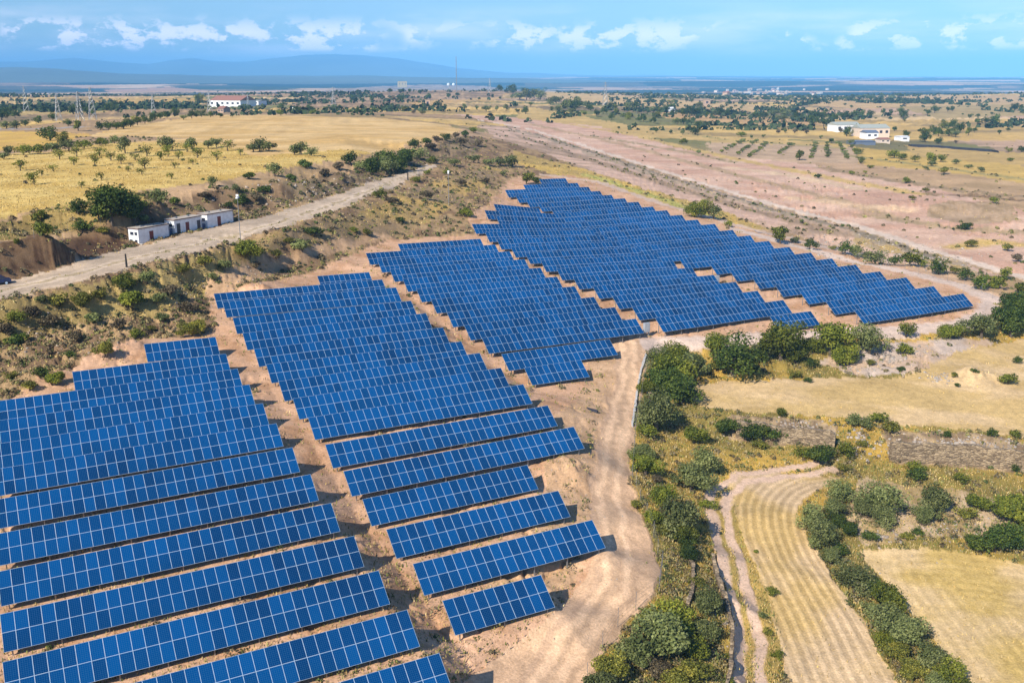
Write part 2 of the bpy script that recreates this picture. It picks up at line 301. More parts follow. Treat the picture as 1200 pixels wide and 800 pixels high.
for az in range(-180, 180, 12):
    for r, z in ((1500, -36), (2300, -38), (3300, -58), (5200, -66), (8000, -52), (13000, -32), (18000, -20), (24000, -9)):
        CP.append(polar(az+(r % 7), r, z + 5*math.sin(az*.31+r)*(0 if r < 2000 else 1)))
CPA = np.array(CP)
_, _, tf, ov, _, _ = delaunay_2d_cdt([Vector((p[0], p[1])) for p in CPA], [], [], 0, 1e-4)
# CDT may merge points: rebuild heights from the original ids
tv = _  # placeholder
tv2, _, tf, ov, _, _ = delaunay_2d_cdt([Vector((p[0], p[1])) for p in CPA], [], [], 0, 1e-4)
TV = np.array([[v[0], v[1], np.mean([CPA[i][2] for i in ov[k]])] for k, v in enumerate(tv2)])
TF = np.array([f for f in tf if len(f) == 3])
# ------------------------------------------------------------------ polar terrain grid
fine = np.radians(np.linspace(-36, 36, 1080)); left = np.radians(np.linspace(-180, -36.4, 100)); right = np.radians(np.linspace(36.4, 180, 100))
TH = np.concatenate([left, fine, right])
rr = [22.]
while rr[-1] < 24000:
    r = rr[-1]; dep = 45.
    # about 1.3 px per step as seen from the camera height, limited
    ang = 0.0014
    st = max(.12, min(r*r*ang/dep, r*.018)); rr.append(r+st)
RR = np.array(rr)
print('grid', len(TH), len(RR))
TG, RG = np.meshgrid(TH, RR); GX = np.sin(TG)*RG; GY = np.cos(TG)*RG
gx = GX.ravel(); gy = GY.ravel()
def tin(x, y):
    z = np.full(x.shape, np.nan)
    for a, b, c in TF:
        A, B, C = TV[a], TV[b], TV[c]
        x0 = min(A[0], B[0], C[0]); x1 = max(A[0], B[0], C[0]); y0 = min(A[1], B[1], C[1]); y1 = max(A[1], B[1], C[1])
        i = np.nonzero((x >= x0) & (x <= x1) & (y >= y0) & (y <= y1))[0]
        if not len(i): continue
        d = (B[1]-C[1])*(A[0]-C[0])+(C[0]-B[0])*(A[1]-C[1])
        if abs(d) < 1e-9: continue
        u = ((B[1]-C[1])*(x[i]-C[0])+(C[0]-B[0])*(y[i]-C[1]))/d; v = ((C[1]-A[1])*(x[i]-C[0])+(A[0]-C[0])*(y[i]-C[1]))/d
        k = (u >= -1e-6) & (v >= -1e-6) & (u+v <= 1+1e-6)
        z[i[k]] = u[k]*A[2]+v[k]*B[2]+(1-u[k]-v[k])*C[2]
    return z
gz = tin(gx, gy)
gz[np.isnan(gz)] = 30.
Z = gz.reshape(GX.shape); Z0 = Z.copy()
for _ in range(3):
    Z[1:-1, 1:-1] = (Z[1:-1, 1:-1]*2+Z[:-2, 1:-1]+Z[2:, 1:-1]+Z[1:-1, :-2]+Z[1:-1, 2:])/6
ZS = Z.copy()
for _ in range(40):
    ZS[1:-1, 1:-1] = (ZS[1:-1, 1:-1]*2+ZS[:-2, 1:-1]+ZS[2:, 1:-1]+ZS[1:-1, :-2]+ZS[1:-1, 2:])/6
gz = Z.ravel()
CUT = [zray(*q)[:2] for q in ((-60,345,-33),(0,329,-32.1),(60,314,-31.5),(100,302,-31.3),(140,285,-31),(190,262,-30),(270,240,-29),(330,228,-29),(400,212,-28.5),(450,198,-28.5),(500,178,-28))]
print('tin', time.time()-T0)
CUTM = None
# quick ray tool on the smooth surface
step = 3
def grid_faces(nr, nt):
    i = np.arange(nr-1)[:, None]*nt+np.arange(nt-1)[None]; return np.stack([i, i+1, i+1+nt, i+nt], -1).reshape(-1, 4)
ri = np.unique(np.append(np.arange(0, len(RR), step), len(RR)-1)); ti = np.unique(np.append(np.arange(0, len(TH), step), len(TH)-1))
sub = np.stack([GX[np.ix_(ri, ti)], GY[np.ix_(ri, ti)], Z[np.ix_(ri, ti)]], -1).reshape(-1, 3)
BV = BVHTree.FromPolygons(sub.tolist(), grid_faces(len(ri), len(ti)).tolist())
def at(px, py):
    d = Vector(rdir(px, py)); h = BV.ray_cast(Vector((0, 0, CH)), d.normalized(), 60000)
    if h[0] is None: k = -60/d[2] if d[2] < 0 else 20000; return Vector((d[0]*k, d[1]*k, 0))
    return h[0]
def zat(x, y):
    h = BV.ray_cast(Vector((x, y, 900)), Vector((0, 0, -1))); return h[0].z if h[0] else 0.
# ------------------------------------------------------------------ ground zones
def inpoly(x, y, P):
    ins = np.zeros(x.shape, bool); n = len(P); j = n-1
    for i in range(n):
        xi, yi = P[i][:2]; xj, yj = P[j][:2]
        if yi != yj:
            ins ^= ((yi > y) != (yj > y)) & (x < (xj-xi)*(y-yi)/(yj-yi)+xi)
        j = i
    return ins
def wpoly(P):
    out = []
    for i in range(len(P)):
        a = P[i]; b = P[(i+1) % len(P)]; n = max(1, int(math.hypot(b[0]-a[0], b[1]-a[1])/25))
        for k in range(n):
            q = at(a[0]+(b[0]-a[0])*k/n, a[1]+(b[1]-a[1])*k/n); out.append((q.x, q.y))
    return out
def wline(P):
    out = []
    for i in range(len(P)-1):
        a, b = P[i], P[i+1]; n = max(1, int(math.hypot(b[0]-a[0], b[1]-a[1])/12))
        for k in range(n): q = at(a[0]+(b[0]-a[0])*k/n, a[1]+(b[1]-a[1])*k/n); out.append((q.x, q.y))
    q = at(*P[-1]); out.append((q.x, q.y)); return out
def ldist(x, y, L, lim):
    d = np.full(x.shape, 1e9); sd = np.zeros(x.shape)
    for (ax, ay), (bx, by) in zip(L[:-1], L[1:]):
        m = np.nonzero((x > min(ax, bx)-lim) & (x < max(ax, bx)+lim) & (y > min(ay, by)-lim) & (y < max(ay, by)+lim))[0]
        if not len(m): continue
        dx, dy = bx-ax, by-ay; l2 = dx*dx+dy*dy+1e-9
        t = np.clip(((x[m]-ax)*dx+(y[m]-ay)*dy)/l2, 0, 1); qx = x[m]-ax-t*dx; qy = y[m]-ay-t*dy
        dd = np.hypot(qx, qy); k = dd < d[m]; mm = m[k]; d[mm] = dd[k]; sd[mm] = (qx*dy-qy*dx)[k]/math.sqrt(l2)
    return d, sd
rad = np.hypot(gx, gy)
_d, _ = ldist(gx, gy, [tuple(q) for q in CUT], 16); _k = 1-sstep(5, 11, _d); gz[:] = gz*(1-_k)+Z0.ravel()*_k
wob = np.clip(rad*.004, .25, 4)      # ragged zone borders
nx = gx+wob*(fbm(gx/2.2, gy/2.2, 3, 5)-.5)*3; ny = gy+wob*(fbm(gx/2.2+40, gy/2.2, 3, 9)-.5)*3
N1 = fbm(gx/14, gy/14, 4, 1); N2 = fbm(gx/3.2, gy/3.2, 4, 2); N3 = fbm(gx/60, gy/60, 4, 3); N4 = fbm(gx/.9, gy/.9, 3, 4)
def C(*c): return np.array(c)
colr = np.zeros((len(gx), 3)); rough = np.full(len(gx), .25); zone = np.zeros(len(gx), np.int8); gr = np.zeros((len(gx), 3))  # gr: dry, olive, scrub densities
def mixc(a, b, t): return a[None]*(1-t[:, None])+b[None]*t[:, None]
def con(n, lo=.35, hi=.65): return sstep(lo, hi, n)
# base: patchwork of dry fields far away, scrub near
cs = 150.
def patches(cs, sx, seed):
    ux = gx/(cs*sx)+.35*(fbm(gx/600, gy/600, 2, 11)-.5); uy = gy/cs
    best = np.full(gx.shape, 9.); idv = np.zeros(gx.shape); ix = np.floor(ux); iy = np.floor(uy)
    for a in (-1, 0, 1):
        for b in (-1, 0, 1):
            jx = ix+a+_h(ix+a, iy+b, seed)*.9; jy = iy+b+_h(ix+a, iy+b, seed+1)*.9
            d = np.abs(ux-jx)+np.abs(uy-jy); k = d < best; best[k] = d[k]; idv[k] = _h(ix+a, iy+b, seed+2)[k]
    return idv
pid = patches(130., 1.7, 21); pid2 = patches(520., 1.9, 31)
PAL = np.array([(.56,.40,.20),(.52,.36,.15),(.36,.25,.15),(.60,.44,.25),(.24,.18,.11),(.48,.33,.23),(.20,.19,.08),(.58,.41,.17)])
PAL2 = np.array([(.55,.38,.24),(.012,.025,.02),(.60,.44,.3),(.015,.03,.02),(.30,.2,.13),(.02,.035,.02),(.5,.34,.22),(.03,.05,.025),(.012,.025,.02),(.012,.025,.02)])
near = mixc(C(.34,.24,.14), C(.46,.32,.2), con(N1)); far = PAL[np.minimum((pid*8).astype(int), 7)]; far2 = PAL2[np.minimum((pid2*10).astype(int), 9)]
far = far*(.85+.3*N3[:, None])
scr = con(fbm(gx/90, gy/45, 4, 44), .52, .66)*sstep(350, 700, rad)
far = far*(1-.6*scr[:, None])+C(.16,.13,.08)[None]*.6*scr[:, None]
wf = sstep(380, 650, rad)[:, None]; colr = near*(1-wf)+far*wf
w2 = (rad > 3000+500*(N3-.5))[:, None]; colr = np.where(w2, far2, colr)
vw = sstep(.43, .50, fbm(gx/900, gy/450, 3, 77))*.85*sstep(2400, 3000, rad)*(1-sstep(7000, 9000, rad)); colr = colr*(1-vw[:, None])+C(.012,.028,.022)[None]*vw[:, None]
rough[:] = np.where(rad > 500, 1.2, .35)
gr[:, 0] = .02; gr[:, 2] = .006*(rad < 900)
def zpoly(P, ca, cb, n, rg=.2, zn=None, g=(0, 0, 0), lo=.35, hi=.65, raw=False):
    W = wpoly(P); m = inpoly(nx if not raw else gx, ny if not raw else gy, W); i = np.nonzero(m)[0]
    colr[i] = mixc(C(*ca), C(*cb), con(n[i], lo, hi)); rough[i] = rg; gr[i] = g
    if zn is not None: zone[i] = zn
    return i
def zribbon(P, w, c, zn=None, soft=.4, rg=.05, g=(0, 0, 0), off=0.):
    L = wline(P); d, sd = ldist(nx, ny, L, w*3+8)
    d = np.abs(sd-off) if off else d
    d0, _ = ldist(gx, gy, L, w*3+8)
    i = np.nonzero((d < w/2+soft) & (d0 < w*3+6))[0]; k = 1-sstep(w/2-soft*.5, w/2+soft, d[i])
    colr[i] = colr[i]*(1-k[:, None])+C(*c)[None]*k[:, None]*(.9+.2*N2[i][:, None]); j = i[k > .5]; rough[j] = rg; gr[j] = g
    if zn is not None: zone[j] = zn
ZN = ['ground', 'access_track', 'gravel_road', 'hay_field', 'stubble_field', 'terrace_field', 'farm_track', 'valley_road', 'asphalt_road', 'threshed_field']
SAND = (.56,.365,.25); SAND2 = (.45,.27,.165); PINK = (.50,.32,.24); PINK2 = (.58,.41,.32)
# left embankment and hill
zpoly([(-80,300),(0,292),(60,284),(130,265),(190,240),(270,225),(330,216),(400,205),(450,192),(500,173),(560,160),(620,170),(680,195),(640,205),(600,206),(575,235),(548,258),(555,276),(460,281),(425,293),(370,318),(245,345),(250,388),(165,398),(85,430),(0,470),(-80,490)],
      (.20,.135,.085), (.37,.26,.15), N2, .6, 0, (.10,.05,.045))
zpoly([(-80,380),(0,356),(150,322),(230,302),(280,290),(300,320),(230,350),(200,365),(100,375),(0,405),(-80,420)], (.20,.15,.07), (.38,.29,.13), N1, .55, 0, (.20,.06,.035))
zpoly([(280,286),(420,250),(500,215),(590,188),(590,200),(520,250),(480,272),(330,285),(260,330)], (.40,.28,.12), (.26,.19,.12), N1, .45, 0, (.16,.07,.035))
zpoly([(290,330),(330,310),(400,295),(460,279),(450,272),(380,285),(300,305),(240,330),(240,350)], (.40,.27,.17), (.50,.34,.22), N2, .5, 0, (.02,.01,.01))
zpoly([(-80,300),(0,285),(60,280),(130,262),(150,284),(140,293),(60,314),(0,330),(-80,346)], (.09,.055,.036), (.21,.14,.085), fbm(gz*1.1, (gx+gy)/25, 3, 55), .3, 0, (.02,.01,.01))  # cut face: brown earth strata, with its shade darkened into the colours
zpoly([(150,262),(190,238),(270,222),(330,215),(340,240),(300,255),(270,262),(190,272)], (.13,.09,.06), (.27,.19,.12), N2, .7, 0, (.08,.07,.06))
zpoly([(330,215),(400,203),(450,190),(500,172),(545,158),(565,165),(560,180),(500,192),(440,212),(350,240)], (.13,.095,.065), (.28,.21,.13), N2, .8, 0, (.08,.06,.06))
zpoly([(-80,290),(0,283),(60,274),(120,262),(150,250),(190,238),(190,224),(110,226),(60,244),(0,260),(-80,268)], (.40,.29,.11), (.24,.18,.08), N1, .4, 0, (.2,.12,.05))
# plateau fields
zpoly([(-80,270),(0,256),(60,243),(130,228),(250,213),(320,199),(400,187),(440,180),(400,172),(300,182),(250,166),(130,166),(60,178),(0,181),(-80,184)], (.60,.45,.18), (.50,.35,.12), fbm(gx/9, gy/9, 5, 62), .18, 3, (.22,0,.002))
zpoly([(545,153),(500,143),(430,138),(300,135),(230,137),(150,147),(100,160),(130,167),(250,167),(300,183),(400,175),(440,180),(500,167)], (.61,.44,.23), (.53,.36,.16), fbm(gx/26, gy/12, 5, 61), .1, 4)
_i = np.nonzero((zone == 4))[0]; _d, _ = ldist(gx[_i], gy[_i], wline([(560,154),(500,143),(430,138),(300,135),(230,137),(150,147),(100,160)]), 900); colr[_i] *= (1+.05*np.sin(_d*2*np.pi/9+2*N1[_i])+.05*np.sin(_d*2*np.pi/31))[:, None]
zpoly([(-80,155),(60,154),(110,158),(90,168),(40,176),(-80,178)], (.56,.38,.12), (.5,.33,.12), N1, .1, 3)
zpoly([(90,160),(150,160),(230,162),(130,168),(60,176)], (.30,.21,.14), (.42,.30,.18), N2, .4, 0, (.05,.05,.05))
zribbon([(-60,151.5),(20,151.5),(70,150),(115,148.5)], 9., (.30,.30,.31), 8)
# far fields north of the plateau
for P, c in (([(450,120),(500,113),(600,110),(560,118),(500,124)],(.52,.35,.17)),([(0,127),(110,122),(200,121),(120,132),(0,136)],(.46,.34,.16)),([(100,118),(240,114),(240,119),(110,123)],(.5,.34,.13)),([(120,104),(200,102),(250,106),(130,108)],(.46,.28,.18)),([(640,106),(760,115),(900,124),(1000,128),(900,132),(740,124),(640,115)],(.53,.38,.2)),([(900,118),(1050,112),(1210,112),(1210,122),(1000,128)],(.52,.36,.19)),([(1050,125),(1210,122),(1210,135),(1100,140)],(.40,.30,.15)),
             ([(770,131),(950,141),(980,147),(900,147),(780,139)],(.50,.33,.17)),([(620,125),(700,140),(800,157),(900,163),(990,168),(1000,175),(860,168),(720,158),(600,140)],(.53,.38,.17)),([(1000,172),(1060,178),(1210,196),(1210,216),(1100,200),(1000,192)],(.54,.38,.14)),([(1060,170),(1210,180),(1210,195),(1070,183)],(.48,.34,.15)),([(830,167),(1000,172),(1010,192),(900,190),(830,180)],(.48,.35,.24)),([(1160,250),(1210,250),(1210,270),(1165,266)],(.54,.37,.12))):
    zpoly(P, c, tuple(x*.85 for x in c), N1, .4, 0, (.01,.004,.004))
zpoly([(330,124),(380,106),(440,101),(500,100),(570,101),(610,104),(590,113),(520,117),(470,121),(400,127)], (.22,.155,.10), (.40,.28,.18), fbm(gx/40, gy/40, 4, 120), 1.2, 0, (.01,.01,.03))
# pink valley
zpoly([(525,133),(600,138),(700,148),(830,182),(950,192),(1100,222),(1260,262),(1260,345),(1180,320),(1000,264),(850,224),(700,178),(600,148)], PINK, PINK2, fbm(gx/30, gy/10, 4, 71), .5, 0, (.004,.003,.004))
zpoly([(560,146),(600,148),(700,180),(850,226),(1000,268),(1180,324),(1100,316),(950,282),(850,250),(760,225),(690,200),(640,180),(580,162)], (.36,.26,.19), PINK2, fbm(gx/22, gy/8, 4, 72), .6, 0, (.01,.004,.008))
zpoly([(700,186),(850,226),(960,262),(900,262),(820,238),(740,214),(690,198)], PINK2, (.50,.35,.28), N2, .3, 0, (.004,0,.002))
zpoly([(600,176),(690,200),(780,228),(850,248),(900,268),(880,272),(780,240),(690,212),(640,202),(600,190)], (.54,.38,.13), (.40,.29,.12), N1, .3, 0, (.14,.04,.01))
zpoly([(1000,268),(1120,303),(1150,322),(1090,312),(1000,285)], (.46,.33,.15), (.38,.30,.22), N2, .5, 0, (.1,.02,.01))
zpoly([(1085,242),(1110,236),(1180,238),(1195,258),(1130,263),(1090,255)], (.33,.24,.15), (.44,.32,.22), N2, .5, 0, (.02,.0,.004))
for P, w_, c_, rg_, g_ in (
    ([(610,160),(700,190),(850,238),(980,272)], 7., (.33,.24,.17), .9, (.02,.02,.05)), ([(600,152),(640,163),(700,183),(760,203),(850,232),(950,258)], 4., (.38,.30,.22), 1.1, (.02,.02,.04)),
    ([(620,145),(720,167),(830,196),(950,226),(1060,258)], 5., (.40,.29,.19), .8, (.03,.02,.02)), ([(640,141),(740,158),(850,184),(960,206),(1080,228)], 6., (.50,.36,.16), .6, (.1,.03,.02)),
    ([(700,160),(800,178),(860,190)], 4., (.30,.24,.14), .9, (.02,.03,.06)), ([(960,196),(1050,212),(1130,224),(1210,232)], 7., (.30,.22,.14), 1.6, (.02,.02,.05)),
    ([(1090,228),(1150,230),(1210,236)], 5., (.20,.14,.09), 1.6, (.01,.02,.03)), ([(1010,252),(1060,258),(1110,266),(1210,272)], 5., (.36,.27,.17), 1.3, (.02,.01,.03)),
    ([(930,232),(1000,240),(1060,246)], 6., (.60,.44,.30), .7, (0,0,0)), ([(1120,290),(1160,283),(1210,288)], 5., (.55,.39,.16), .6, (.1,.02,.01)), ([(850,196),(930,206),(1010,222)], 5., (.58,.44,.31), .7, (0,0,.002)),
    ([(760,150),(850,164),(990,174)], 5., (.34,.28,.13), .7, (.03,.04,.08)), ([(1000,183),(1100,196),(1210,212)], 5., (.30,.26,.12), .8, (.03,.04,.08)), ([(690,205),(760,228),(830,252)], 4., (.42,.40,.14), .4, (.05,.2,.02))):
    zribbon(P, w_, c_, None, 2.5, rg_, g_)
zribbon([(560,141),(575,143),(620,151),(700,176),(800,208),(900,238),(1000,264),(1100,296),(1195,323),(1260,345)], 3.8, (.62,.51,.43), 7, .6, .05)
zribbon([(560,143.5),(620,155),(700,180),(800,213),(900,243),(1000,270),(1100,303)], 3.2, (.24,.2,.15), None, .8, .3, (.05,.05,.05))
zribbon([(890,271),(940,283),(1000,295.5),(1040,309),(1090,321)], 4.5, (.13,.14,.17), 8, .3, .02)
# array yard
zpoly([(0,470),(85,430),(165,398),(250,388),(245,345),(370,318),(425,292),(460,280),(555,275),(548,258),(575,235),(600,208),(670,205),(780,238),(900,275),(1000,298),(1100,322),(1165,350),(1170,365),(1140,385),(1050,388),(960,392),(850,402),(790,405),(760,410),(748,450),(738,500),(735,560),(755,620),(772,670),(765,700),(720,740),(690,800),(660,1100),(-400,1100),(-400,500)],
      SAND, SAND2, N2, .18, 0, (.022,.016,.001), .4, .75)
zpoly([(690,395),(760,405),(745,450),(715,480),(700,560),(690,640),(650,720),(560,700),(640,600),(640,500),(690,450)], (.55,.375,.245), (.45,.30,.19), N2, .38, 0, (.02,.012,.002))
# access track and loop
_d, _ = ldist(gx, gy, wline([(760,404),(735,430),(722,510),(712,580),(722,640),(700,700),(640,780),(580,880)]), 14); _k = 1-sstep(3, 9, _d); gz[:] = gz*(1-_k)+ZS.ravel()*_k
zpoly([(730,400),(850,394),(960,387),(1050,386),(1120,382),(1160,368),(1166,352),(1130,332),(1060,314),(1000,301),(1000,298),(1070,311),(1130,326),(1172,347),(1174,366),(1150,382),(1050,394),(960,398),(850,406),(790,409),(763,412),(752,440),(742,500),(737,560),(756,615),(772,665),(767,702),(725,740),(692,800),(660,1000),(480,1000),(530,800),(600,760),(670,700),(700,650),(692,580),(708,510),(722,450)],
      (.62,.43,.29), (.54,.37,.25), fbm(gx/9, gy/9, 5, 66), .06, 1, (.001,.0005,0))
zribbon([(762,405),(850,400),(960,392),(1060,388),(1128,381),(1162,367),(1165,352),(1128,335),(1060,318),(1000,306),(930,287),(860,268)], 4.6, (.60,.48,.41), 1, .7, .05)
zribbon([(640,205),(700,213),(780,240),(880,268),(960,288),(1040,306)], 4., (.55,.42,.34), 1, .6, .08)
for o, cc_, w_ in ((-1.9,(.50,.345,.235),.5),(-.95,(.68,.48,.33),.6),(.1,(.50,.35,.24),.45),(.95,(.68,.48,.33),.6),(1.8,(.52,.36,.25),.5)):
    zribbon([(735,405),(738,440),(722,510),(712,580),(725,640),(722,690),(680,740),(640,800),(600,880)], w_, cc_, None, .3, .05, (0,0,0), o)
# lower terraces: golden grass everywhere first
zpoly([(763,414),(850,408),(960,400),(1050,396),(1150,385),(1180,350),(1200,330),(1280,330),(1280,1000),(640,1000),(694,800),(727,742),(770,704),(774,664),(757,613),(740,560),(744,500),(754,440)],
      (.45,.30,.085), (.22,.175,.06), N1, .5, 0, (.20,.10,.018))
zpoly([(1000,404),(1060,398),(1130,395),(1170,400),(1060,440),(1000,438),(960,425)], (.46,.38,.33), (.5,.37,.27), N2, .5, 0, (.02,.01,.006))
zpoly([(795,452),(860,446),(1000,441),(1060,443),(1120,414),(1170,402),(1280,375),(1280,525),(1200,512),(1120,502),(1050,496),(980,489),(900,483),(830,480),(800,466)], (.58,.43,.255), (.51,.37,.18), fbm(gx/9, gy/4, 5, 91), .1, 5, (.01,0,0))
zpoly([(860,486),(960,491),(985,500),(970,524),(860,514),(840,500)], (.40,.30,.19), (.20,.145,.095), N4, .8, 0, (.04,.03,.01))
zpoly([(1035,502),(1120,506),(1200,515),(1280,525),(1280,565),(1200,556),(1120,547),(1040,540)], (.40,.30,.19), (.20,.145,.095), N4, .8, 0, (.03,.02,.008))
zpoly([(985,600),(1010,560),(1100,572),(1280,600),(1280,655),(1180,640),(1080,628),(1010,640)], (.47,.36,.25), (.34,.25,.13), N2, .5, 0, (.10,.06,.012))
i1 = zpoly([(838,580),(852,566),(872,557),(900,553),(955,555),(985,560),(950,578),(937,592),(938,612),(955,640),(985,690),(1010,725),(1050,800),(1100,900),(915,900),(925,800),(915,760),(900,700),(880,655),(860,620),(848,600)], (.58,.43,.27), (.52,.37,.17), fbm(gx/8, gy/8, 5, 97), .05, 9, (.004,0,0))
i2 = zpoly([(1005,645),(1060,640),(1130,648),(1280,675),(1280,900),(1170,860),(1130,800),(1090,745),(1062,712),(1040,680)], (.56,.42,.24), (.48,.35,.14), fbm(gx/8, gy/5, 5, 95), .05, 4, (.02,0,0))
for ii, L, per in ((i1, [(1012,580),(985,571),(962,570),(944,577),(934,591),(935,612),(950,640),(980,690),(1005,725),(1045,800),(1090,880)], 1.05), (i2, [(1280,668),(1200,658),(1100,645),(1020,643),(1040,690),(1085,745),(1125,800)], 1.3)):
    LL = wline(L)
    for _q in range(6): LL = [LL[0]]+[tuple(.5*LL[j][c]+.25*(LL[j-1][c]+LL[j+1][c]) for c in (0, 1)) for j in range(1, len(LL)-1)]+[LL[-1]]
    d, _ = ldist(gx[ii], gy[ii], LL, 60); d = d+.35*(fbm(gx[ii]/9, gy[ii]/9, 2, 8)-.5)
    s = .5+.5*np.sin(2*np.pi*d/per); s2 = .5+.5*np.sin(2*np.pi*d/(per*4.1))
    am = (1. if per < 1.2 else .4)*np.clip(.35+1.3*fbm(gx[ii]/7, gy[ii]/7, 3, 88), 0, 1); s = sstep(.35, .8, s)*am; k = 1-.16*am+.25*s+.10*(s2-.5)*am+.22*(N1[ii]-.5); fade = np.exp(-d/38)
    k = 1+(k-1)*fade; colr[ii] *= k[:, None]; colr[ii] += (s*.045*fade)[:, None]*C(1,.85,.75)[None]
    gz[ii] += .05*s*fade
zpoly([(836,570),(852,566),(862,600),(880,650),(900,700),(915,760),(915,830),(850,830),(862,740),(856,690),(842,640),(832,600)], (.44,.31,.11), (.33,.25,.09), N2, .15, 0, (.15,.05,.0))
for o in (-1.0, 1.0):
    zribbon([(905,556),(872,560),(846,575),(840,592),(848,628),(860,670),(871,710),(877,750),(877,800),(868,860)], 1.15, (.60,.44,.34), 6, .25, .05, (0,0,0), o)
# gravel road
zpoly([q[:2] for q in ROAD_U]+[(512,195),(490,205),(450,222),(410,241),(370,254),(330,267),(280,281),(230,295),(190,304),(150,316),(80,333),(0,351),(-60,368)], (.40,.325,.255), (.53,.425,.33), fbm(gx/7, gy/7, 5, 67), .1, 2, (.004,.002,0))
for o in (-1.0, 1.0): zribbon([(-40,356),(0,341),(80,323),(150,304),(230,287),(290,272),(350,253),(400,236),(450,217),(500,195)], .8, (.56,.46,.37), None, .35, .06, (0,0,0), o)
zribbon([(-40,356),(0,341),(80,323),(150,304),(230,287),(290,272),(350,253),(400,236),(450,217),(500,195)], .7, (.36,.29,.19), None, .5, .12, (.05,.03,0))
# relief noise
gz += rough*(fbm(gx/5, gy/5, 4, 101)-.5)*np.where(rad > 900, 4., 1.6) + rough*.55*(N4-.5)*(rad < 400)
gz += sstep(3000, 9000, rad)*45*(fbm(gx/2600, gy/1600, 4, 301)-.5)+sstep(4000, 9000, rad)*70*(fbm(gx/1900, gy/900, 3, 305)-.5)+sstep(11000, 20000, rad)*40*(fbm(gx/2500, gy/2500, 4, 302)-.5)
rg = 1-np.abs(2*fbm(gx/4.5+3, gy/4.5, 4, 131)-1); gul = sstep(.86, .97, rg)*sstep(.45, .6, fbm(gx/18, gy/18, 2, 132))*(zone == 0)*(rad < 420); gz -= .45*gul*np.clip(rough*2.5, .3, 1.4)
# spoil heaps and gullies beside the array
for px, py, rd, h in ((660,545,3.5,.6),(675,562,2.4,.6),(1130,444,6,.7),(1150,446,5,.6),(612,655,3,.5),(700,640,3.,.4),(40,445,4,.8),(105,418,4.5,1.0),(140,408,4,1.1),(150,392,4,.9),(300,340,3,.8)):
    q = at(px, py); d = np.hypot(gx-q.x, gy-q.y); m = d < rd*1.6
    gz[m] += h*np.exp(-(d[m]/rd*1.4)**2)*(1+2.2*(N2[m]-.5)+1.2*(N4[m]-.5))
lum = colr@C(.3,.55,.15); colr = np.clip(lum[:, None]+(colr-lum[:, None])*1.08, .01, .9)*C(1.02,.985,.93)[None]
P3 = np.stack([gx, gy, gz], -1); nt_, nr_ = len(TH), len(RR)
FA = grid_faces(nr_, nt_)
fz = zone[FA].max(1)
def fan(me): return me
for k, nm in enumerate(ZN):
    f = FA[fz == k]
    if not len(f): continue
    f = f[:, ::-1]
    u, inv = np.unique(f, return_inverse=True); inv = inv.reshape(f.shape)
    me = npmesh(nm, P3[u], inv, M['ground'], colr[u], smooth=True); o = put(nm, me); o['kind'] = 'structure'
BV2 = BVHTree.FromPolygons(P3.tolist(), [tuple(x) for x in FA[(RG.ravel()[FA[:, 0]] < 1500) & (np.abs(TG.ravel()[FA[:, 0]]) < .65)].tolist()])
def at2(px, py):
    d = Vector(rdir(px, py)); h = BV2.ray_cast(Vector((0, 0, CH)), d.normalized(), 60000); return h[0] if h[0] else at(px, py)
def gnd(x, y):
    h = BV2.ray_cast(Vector((x, y, 900)), Vector((0, 0, -1))); return h[0].z if h[0] else zat(x, y)
print('ground', time.time()-T0)
# ------------------------------------------------------------------ grass, scrub and stones (stuff)
def scatter(dens, lim, cap):
    p = dens*(rad < lim)*(np.abs(TG.ravel()) < .6)
    i = np.nonzero(RNG.random(len(gx)) < p)[0]
    if len(i) > cap: i = RNG.choice(i, cap, replace=False)
    return i
def tufts(name, i, h0, h1, cols, nb, wd, label, kat):
    n = len(i); k = np.repeat(i, nb); m = len(k)
    step_ = rad[k]*.0018
    bx = gx[k]+RNG.normal(0, .25, m)+RNG.uniform(-.5, .5, m)*step_; by = gy[k]+RNG.normal(0, .25, m); bz = gz[k]-.05
    h = np.repeat(RNG.uniform(h0, h1, n), nb)*RNG.uniform(.7, 1.2, m); a = RNG.uniform(0, 6.28, m); w = wd*RNG.uniform(.6, 1.3, m)*np.clip(rad[k]/130, .8, 2.5)
    lx = RNG.normal(0, .25, m)*h; ly = RNG.normal(0, .25, m)*h
    v = np.stack([np.stack([bx-np.cos(a)*w, by-np.sin(a)*w, bz], -1), np.stack([bx+np.cos(a)*w, by+np.sin(a)*w, bz], -1),
                  np.stack([bx+lx+np.cos(a)*w*.5, by+ly+np.sin(a)*w*.5, bz+h], -1), np.stack([bx+lx-np.cos(a)*w*.5, by+ly-np.sin(a)*w*.5, bz+h*.9], -1)], 1).reshape(-1, 3)
    f = np.arange(m*4).reshape(-1, 4); ci = np.repeat(RNG.integers(0, len(cols), n), nb); c = np.array(cols)[ci]*RNG.uniform(.75, 1.25, (m, 1))
    me = npmesh(name, v, f, M['tuft'], np.repeat(c, 4, 0)); o = put(name, me); tag(o, label, kat, None, 'stuff'); return o
tufts('dry_grass', scatter(gr[:, 0]*1.6, 420, 80000), .1, .32, [(.56,.42,.15),(.48,.34,.12),(.40,.30,.13),(.58,.45,.22)], 3, .055, 'golden dry grass growing in tufts over banks and field margins', 'dry grass')
tufts('green_grass', scatter(gr[:, 1]*1.8, 420, 50000), .12, .4, [(.17,.18,.04),(.22,.22,.05),(.12,.14,.035),(.26,.25,.09)], 3, .07, 'olive green weeds and grass growing on the banks', 'grass')
